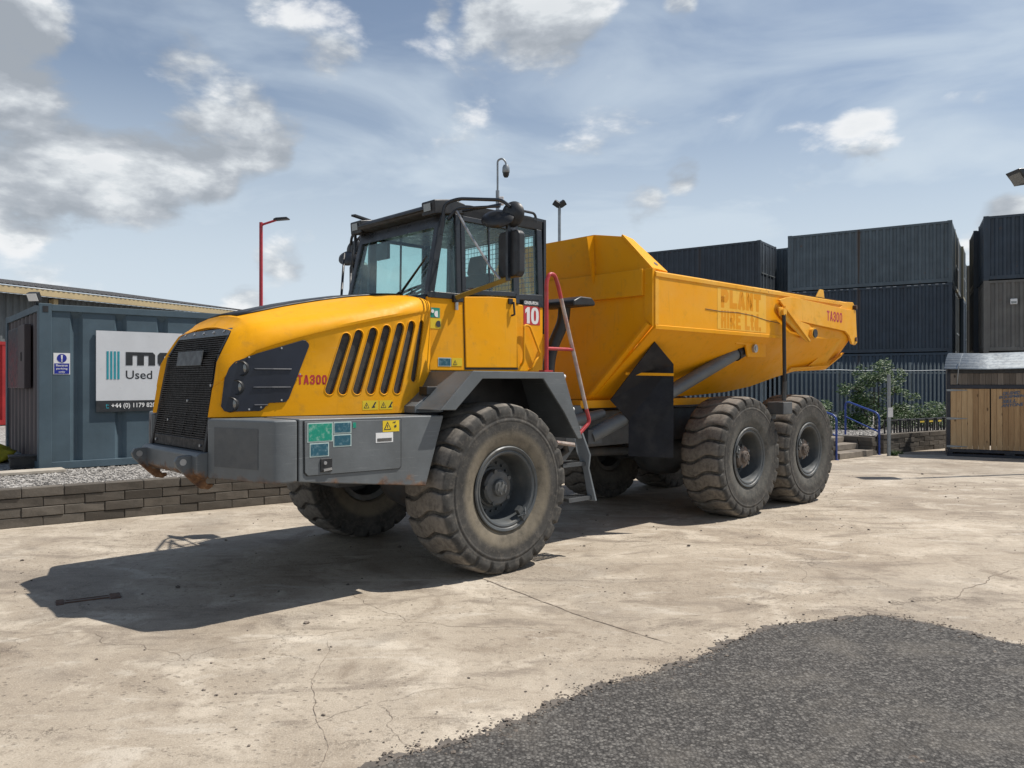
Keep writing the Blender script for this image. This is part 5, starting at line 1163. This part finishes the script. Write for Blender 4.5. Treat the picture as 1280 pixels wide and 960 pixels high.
m = MB(); m.box(-.70, -.52, -1.12, -1.0, 1.66, 1.735); both(m, 'fender_step', BLACK, TR, bevel=.006)
m = MB()
for x, z in ((.755, 1.86), (.885, 1.53)): m.cyl((x, -1.40, z - .03), (x + .05, -1.40, z - .03), .022, 10)
m.build('fender_bumper', WHT, f1_)
LAD = MB(); LAD.plate([(1.02, -1.30, 1.32), (1.14, -1.30, 1.32), (1.165, -1.42, 1.02), (1.165, -1.40, .88), (1.165, -1.50, .555), (1.165, -1.40, .545), (1.165, -1.33, .86), (1.06, -1.33, 1.06)], (.025, .0, 0))
LD = LAD.build('ladder', GREY, TR, bevel=.004)
for z, y in ((.93, -1.36), (.585, -1.44)):
    m = MB(); m.box(.82, 1.165, y - .01, y + .012, z - .02, z + .02); m.box(.82, 1.165, y + .18, y + .20, z - .02, z + .02)
    for k in range(11): a = .835 + k * .032; m.box(a, a + .008, y, y + .19, z - .015, z + .018)
    m.build('ladder_step', CHASS, LD)
yr = -1.40
m = MB(); m.tube(fillet([(.546, yr, 1.85), (.546, yr, 2.76), (.585, yr, 2.84), (.66, yr, 2.84), (.72, yr, 2.72), (.755, yr, 2.61)], .09, 6), .0205, 10); m.tube([(.55, yr, 2.105), (.935, yr, 2.105)], .0175, 8); HR = m.build('handrail', RED, TR, smooth=50)
m = MB(); m.tube([(.752, yr, 2.62), (.93, yr, 2.105), (1.14, yr, 1.49)], .0200, 10); m.build('worn_tube', WORN, HR, smooth=50)
m = MB(); m.tube(fillet([(1.136, yr, 1.50), (1.19, yr, 1.36), (1.02, yr, 1.24)], .05, 6), .0205, 10); m.box(.49, .61, yr - .03, yr + .05, 1.876, 1.892); m.build('rail_end', RED, HR, smooth=50)

# ---- chassis, axles, hitch
m = MB(); m.box(-2.28, -1.2, -.42, .42, 1.03, 1.32); m.box(-1.2, 1.15, -.42, .42, .80, 1.32); m.build('front_frame', CHASS, TR, bevel=.02)
m = MB(); m.box(1.75, 6.9, -.46, -.30, .98, 1.42); m.box(1.75, 6.9, .30, .46, .98, 1.42); m.box(2.0, 2.2, -.30, .30, 1.0, 1.4); m.box(5.0, 5.2, -.30, .30, 1.0, 1.4); m.box(6.7, 6.9, -.30, .30, 1.0, 1.4); m.build('rear_frame', CHASS, TR, bevel=.012)
m = MB(); m.prism([(1.15, .85), (1.15, 1.50), (1.95, 1.50), (2.10, 1.30), (1.95, 1.10), (1.62, .80)], 'y', -.60, -.54); both(m, 'hitch_plate', GREY, TR, bevel=.008)
m = MB(); m.box(1.10, 1.8, -.52, .52, .86, 1.02); m.box(1.1, 1.8, -.52, .52, 1.36, 1.49); m.cyl((1.45, 0, .82), (1.45, 0, 1.55), .17, 20); m.build('hitch', CHASS, TR, bevel=.01)
m = MB(); m.tube([(1.0, -.66, 1.05), (1.75, -.66, 1.32), (2.3, -.64, 1.40)], [.075, .075, .05], 16); both(m, 'steering_cylinder', GREY, TR, smooth=40)
m = MB(); m.tube([(1.14, -.86, 1.30), (1.30, -.88, 1.20), (1.38, -.88, 1.02), (1.25, -.8, .93)], .05, 10); m.cyl((1.20, -.95, 1.16), (1.20, -.80, 1.16), .12, 18); m.build('air_hose', BLACK, TR, smooth=50)
m = MB(); m.tube([(1.28, -1.05, 1.28), (1.55, -1.0, 1.27)], .02, 8); m.tube([(1.0, -1.1, 1.14), (1.6, -1.0, 1.06)], .022, 8); m.build('grease_pipe', WORN, TR)
for x in (0, 4.36, 6.06):
    m = MB(); m.lathe([(-1.15, 0), (-1.15, .15), (-.9, .17), (-.55, .15), (-.36, .20), (-.24, .31), (0, .35), (.24, .31), (.36, .20), (.55, .15), (.9, .17), (1.15, .15), (1.15, 0)], 24, c=(x, 0, HZ)); m.build('axle', CHASS, TR, smooth=50)
m = MB(); m.prism([(4.2, .62), (4.0, .80), (5.0, 1.08), (5.42, 1.08), (6.4, .80), (6.2, .62), (5.2, .78)], 'y', -.72, -.56); both(m, 'walking_beam', CHASS, TR, bevel=.02)
m = MB(); m.cyl((1.9, 0, .90), (4.2, 0, .80), .06, 12); m.cyl((4.5, 0, .85), (5.9, 0, .85), .055, 12); m.build('drive_shaft', CHASS, TR)
m = MB(); m.box(2.9, 3.5, .5, .9, .75, 1.3); m.build('fuel_tank', CHASS, TR, bevel=.05)
# air intake behind the cab
m = MB(); m.tube(fillet([(1.38, -.60, 1.6), (1.40, -.62, 2.1), (1.52, -.72, 2.45), (1.52, -.74, 2.62)], .15, 6), .07, 14); AI = m.build('air_intake', BLACK, TR, smooth=50)
m = MB(); m.prism([(1.30, 2.60), (1.30, 2.66), (1.42, 2.71), (1.60, 2.71), (1.66, 2.66), (1.66, 2.62)], 'y', -1.08, -.45); m.build('intake_hood', BLACK, AI, bevel=.02)

# ---- tipper body
m = MB(); BS = [(2.24, 2.40, .50, 1.56), (3.2, 2.40, .53, 1.575), (4.3, 2.405, .58, 1.60), (5.0, 2.41, .66, 1.64), (5.5, 2.415, .78, 1.72), (6.0, 2.42, .92, 1.86), (6.45, 2.43, 1.06, 1.97), (6.95, 2.45, 1.16, 2.00), (7.38, 2.46, 1.24, 2.18)]
rows = []
for x, zc, yb_, zb_ in BS: rows.append([(x, -1.45, 3.0), (x, -1.45, zc), (x, -yb_, zb_), (x, yb_, zb_), (x, 1.45, zc), (x, 1.45, 3.0)])
m.grid(rows); BODY = m.build('tipper_body', YELB, TR, solid=.028, bevel=.004); BODY['label'] = 'yellow tipper body with faded lettering on its side'
# front wall
m = MB(); m.prism([(-1.40, 3.055), (-1.40, 2.42), (-.50, 1.565), (.50, 1.565), (1.40, 2.42), (1.40, 3.055)], 'x', 2.215, 2.245); m.build('front_wall', YELB, BODY)
m = MB(); m.prism([(-1.335, 2.755), (1.335, 2.755), (1.335, 3.058), (-1.335, 3.058)], 'x', 2.165, 2.214); m.build('front_beam', YELB, BODY, bevel=.008)
m = MB(); m.plate([(2.205, -.62, 3.06), (2.205, .62, 3.06), (2.165, .62, 3.54), (2.165, -.62, 3.54)], (.03, 0, 0)); m.build('head_board', YELB, BODY, bevel=.004)
for s in (-1, 1):
    m = MB(); m.plate([(2.205, s * .622, 3.06), (2.235, s * 1.40, 3.06), (2.225, s * 1.005, 3.475), (2.165, s * .622, 3.54)], (.03, 0, 0)); m.build('head_board', YELB, BODY, bevel=.004)
    m = MB(); a = Vector((2.20, s * 1.005, 3.478)); b = Vector((2.235, s * 1.405, 3.052)); m.plate([a, b, b + Vector((.30, 0, -.02)), a + Vector((.20, 0, -.03))], Vector((0, s * .018, .018))); m.build('head_board_wing', YEL, BODY, bevel=.003)
    m = MB(); m.cyl((2.40, s * 1.330, 3.113), (2.40, s * 1.3530, 3.1360), .030, 14); m.build('wing_hole', BLACK, BODY)
    m = MB(); m.plate([(2.200, s * .60, 2.78), (2.04, s * .60, 3.50), (2.165, s * .60, 3.53)], (0, s * .018, 0)); m.build('gusset', YELB, BODY)
    m = MB(); m.plate([(2.20, s * 1.335, 3.06), (2.20, s * 1.452, 3.06), (2.20, s * 1.452, 2.40), (2.20, s * 1.335, 2.50)], (.06, 0, 0)); m.build('corner_post', YELB, BODY, bevel=.006)
    m = MB(); beam(m, (2.20, s * 1.41, 2.43), (2.20, s * .50, 1.565), .03, .11); m.build('front_flange', YELB, BODY)
    # top rail and chine rib
    m = MB(); m.prism([(s * 1.475, 2.965), (s * 1.475, 3.015), (s * 1.455, 3.03), (s * 1.39, 3.03), (s * 1.39, 2.965)], 'x', 2.24, 7.38); m.build('top_rail', YELF, BODY, bevel=.006)
    m = MB(); m.box(5.15, 7.0, min(s * 1.40, s * 1.468), max(s * 1.40, s * 1.468), 3.0305, 3.036); m.box(3.3, 4.4, min(s * 1.43, s * 1.462), max(s * 1.43, s * 1.462), 3.0305, 3.034); m.build('worn_edge', RUST, BODY)['kind'] = 'stuff'
    m = MB(); m.prism([(s * 1.466, 2.375), (s * 1.470, 2.415), (s * 1.452, 2.43), (s * 1.44, 2.40)], 'x', 2.24, 5.3); m.build('chine_rib', YEL, BODY)
    m = MB(); m.box(2.238, 2.30, min(s * 1.452, s * 1.466), max(s * 1.452, s * 1.466), 2.43, 2.965); m.build('edge_rib', YELF, BODY)
    m = MB(); m.box(1.95, 4.9, min(s * .46, s * .60), max(s * .46, s * .60), 1.46, 1.555); m.build('floor_bearer', YELB, BODY, bevel=.006)
m = MB(); m.prism([(-1.40, 2.50), (-1.25, 2.22), (1.25, 2.22), (1.40, 2.50), (1.40, 2.92), (-1.40, 2.92)], 'x', 7.30, 7.36); m.build('tail_gate', YELF, BODY, bevel=.006)
# outrigged ribs of the tail
for s in (-1, 1):
    m = MB(); m.plate([(6.15, s * 1.00, 1.93), (6.98, s * 1.19, 1.965), (7.36, s * 1.27, 2.17), (7.36, s * 1.33, 2.24), (6.96, s * 1.26, 2.03), (6.15, s * 1.06, 1.99)], (0, s * .05, .0)); m.build('tail_rib', YELF, BODY)
    m = MB(); m.plate([(6.55, s * 1.16, 2.02), (6.98, s * 1.21, 2.02), (7.10, s * 1.44, 2.44), (7.02, s * 1.44, 2.44)], (0, s * .02, 0)); m.build('tail_gusset', YELF, BODY)
# tail gate arm, bracket and pivot
ARM = [(5.003, 2.90), (5.20, 2.945), (5.367, 2.968), (6.15, 2.94), (7.178, 2.905), (7.483, 2.914), (7.512, 2.617), (7.54, 2.403), (7.46, 2.36), (7.343, 2.373), (7.24, 2.50), (7.096, 2.563), (6.778, 2.580), (5.5, 2.642), (5.151, 2.807)]
for s in (-1, 1):
    m = MB(); m.prism(ARM, 'y', *sorted((s * 1.478, s * 1.510))); ar = m.build('tail_gate_arm', YELF, BODY, bevel=.006)
    m = MB(); m.prism([(4.94, 2.793), (5.087, 2.803), (5.477, 2.645), (5.818, 2.600), (6.006, 2.525), (5.96, 2.43), (5.865, 2.367), (5.772, 2.346), (4.982, 2.683)], 'y', *sorted((s * 1.512, s * 1.535))); m.build('arm_bracket', YELF, BODY, bevel=.006)
    m = MB(); beam(m, (5.06, s * 1.545, 2.80), (5.80, s * 1.545, 2.36), .05, .025); m.build('bracket_flange', YELF, BODY)
    m = MB(); m.cyl((5.90, s * 1.52, 2.475), (5.90, s * 1.60, 2.475), .062, 20); m.build('arm_pivot', BLACK, BODY, smooth=40); m = MB(); m.lathe([(0, .062), (0, .082), (s * .05, .082), (s * .05, .062)], 20, c=(5.90, s * 1.535, 2.475)); m.build('pivot_collar', YELF, BODY, smooth=40)
    m = MB(); m.prism([(6.28, 3.025), (6.42, 3.165), (6.52, 3.165), (6.56, 3.025)], 'y', *sorted((s * 1.40, s * 1.43))); m.build('lifting_lug', YELF, BODY, bevel=.008)
    m = MB(); m.prism([(6.95, 2.91), (7.22, 3.03), (7.46, 3.04), (7.52, 2.99), (7.50, 2.90)], 'y', *sorted((s * 1.44, s * 1.476))); m.build('end_lug', YELF, BODY, bevel=.008)
    m = MB()
    for z in (2.96, 2.45): m.cyl((7.47, s * 1.43, z), (7.47, s * 1.53, z), .035, 14)
    m.build('hinge_pin', RUST, BODY, smooth=40)
    # tail gate strap
    m = MB(); m.tube([(5.03, s * 1.56, 2.70), (5.09, s * 1.54, 1.76)], .026, 8); stp = m.build('tail_gate_strap', BLACK, TR, smooth=40)
    m = MB(); m.tube([(5.09, s * 1.54, 1.78), (5.11, s * 1.52, 1.52)], .032, 8); m.build('strap_end', CHASS, stp); m = MB(); m.lathe([(-.03, 0), (-.03, .05), (.03, .05), (.03, 0)], 14, c=(5.03, s * 1.55, 2.73)); m.build('strap_eye', YELF, stp)
    m = MB(); m.box(4.98, 5.24, min(s * 1.34, s * 1.58), max(s * 1.34, s * 1.58), 1.33, 1.50); m.box(4.98, 5.24, min(s * .46, s * 1.34), max(s * .46, s * 1.34), 1.25, 1.42); m.build('strap_bracket', CHASS, TR, bevel=.012)
block_text('TA300', REDT, BODY, (6.45, -1.5105, 2.695), .53, .150, .028, gap=.22, xd=(1, 0, -.015))
GHOST = make_yellow('ghost_letter_paint', (.70, .275, .001), (.70, .285, .004), .4)
decal('faded_patch', 3.52, 4.72, 2.435, 2.955, -1.4645, make_yellow('bleached_patch_paint', (.80, .43, .045), (.80, .46, .08), .6), BODY, .0008)
block_text('PLANT', GHOST, BODY, (3.60, -1.4655, 2.705), .98, .235, .075, depth=.0004, gap=.12); block_text('HIRE Ltd.', GHOST, BODY, (3.60, -1.4655, 2.450), .98, .225, .052, depth=.0004, gap=.14)
m = MB(); m.tube([(x, -1.4660, z) for x, z in ((3.25, 2.665), (3.6, 2.655), (4.0, 2.665), (4.35, 2.65), (4.75, 2.605), (5.1, 2.585))], .0042, 4); m.build('paint_scratch', RUST, BODY)
# hoist cylinders
for s in (-1, 1):
    m = MB(); m.tube([(4.42, s * 1.20, 2.17), (3.0, s * .925, 1.55), (2.05, s * .66, 1.13)], .088, 20); hc = m.build('hoist_cylinder', GREY, TR, smooth=40)
    m = MB(); m.cyl((4.60, s * 1.225, 2.25), (4.38, s * 1.195, 2.152), .105, 20); m.build('cylinder_head', BLACK, hc, smooth=40)
    m = MB(); m.prism([(4.12, 2.36), (4.28, 2.395), (4.93, 2.385), (4.93, 2.11), (4.45, 2.11), (4.40, 2.27), (4.16, 2.27)], 'y', *sorted((s * 1.32, s * 1.35))); m.prism([(4.12, 2.36), (4.28, 2.395), (4.93, 2.385), (4.93, 2.36), (4.28, 2.365), (4.13, 2.33)], 'y', *sorted((s * .95, s * 1.32))); m.build('cylinder_bracket', YELB, BODY, bevel=.008)
    m = MB(); m.cyl((4.60, s * 1.15, 2.225), (4.60, s * 1.385, 2.225), .055, 18); m.cyl((4.60, s * 1.35, 2.225), (4.60, s * 1.395, 2.225), .03, 10); m.build('cylinder_pin', STEEL, hc, smooth=40)
    m = MB(); m.box(1.95, 2.2, min(s * .46, s * .72), max(s * .46, s * .72), 1.04, 1.22); m.build('cylinder_mount', CHASS, hc, bevel=.01)
# rock guard flap ahead of the middle wheel
for s in (-1, 1):
    m = MB(); q = lambda x, y, z: (x, s * y, z); A_, B_, C_, D_, E_, F_ = q(2.45, 1.30, 2.245), q(2.80, 1.315, 1.99), q(2.80, 1.315, .875), q(2.50, .88, .885), q(2.50, .88, 1.315), q(2.30, .76, 1.56)
    m.add([A_, B_, C_, D_, E_, F_], [(5, 4, 1, 0), (4, 3, 2, 1)]); fl_ = m.build('rock_guard', FLAP, TR, solid=.016)
    m = MB(); beam(m, q(2.36, .945, 1.872), q(2.765, 1.345, 1.862), .03, .032); m.build('guard_bar', YEL, fl_)
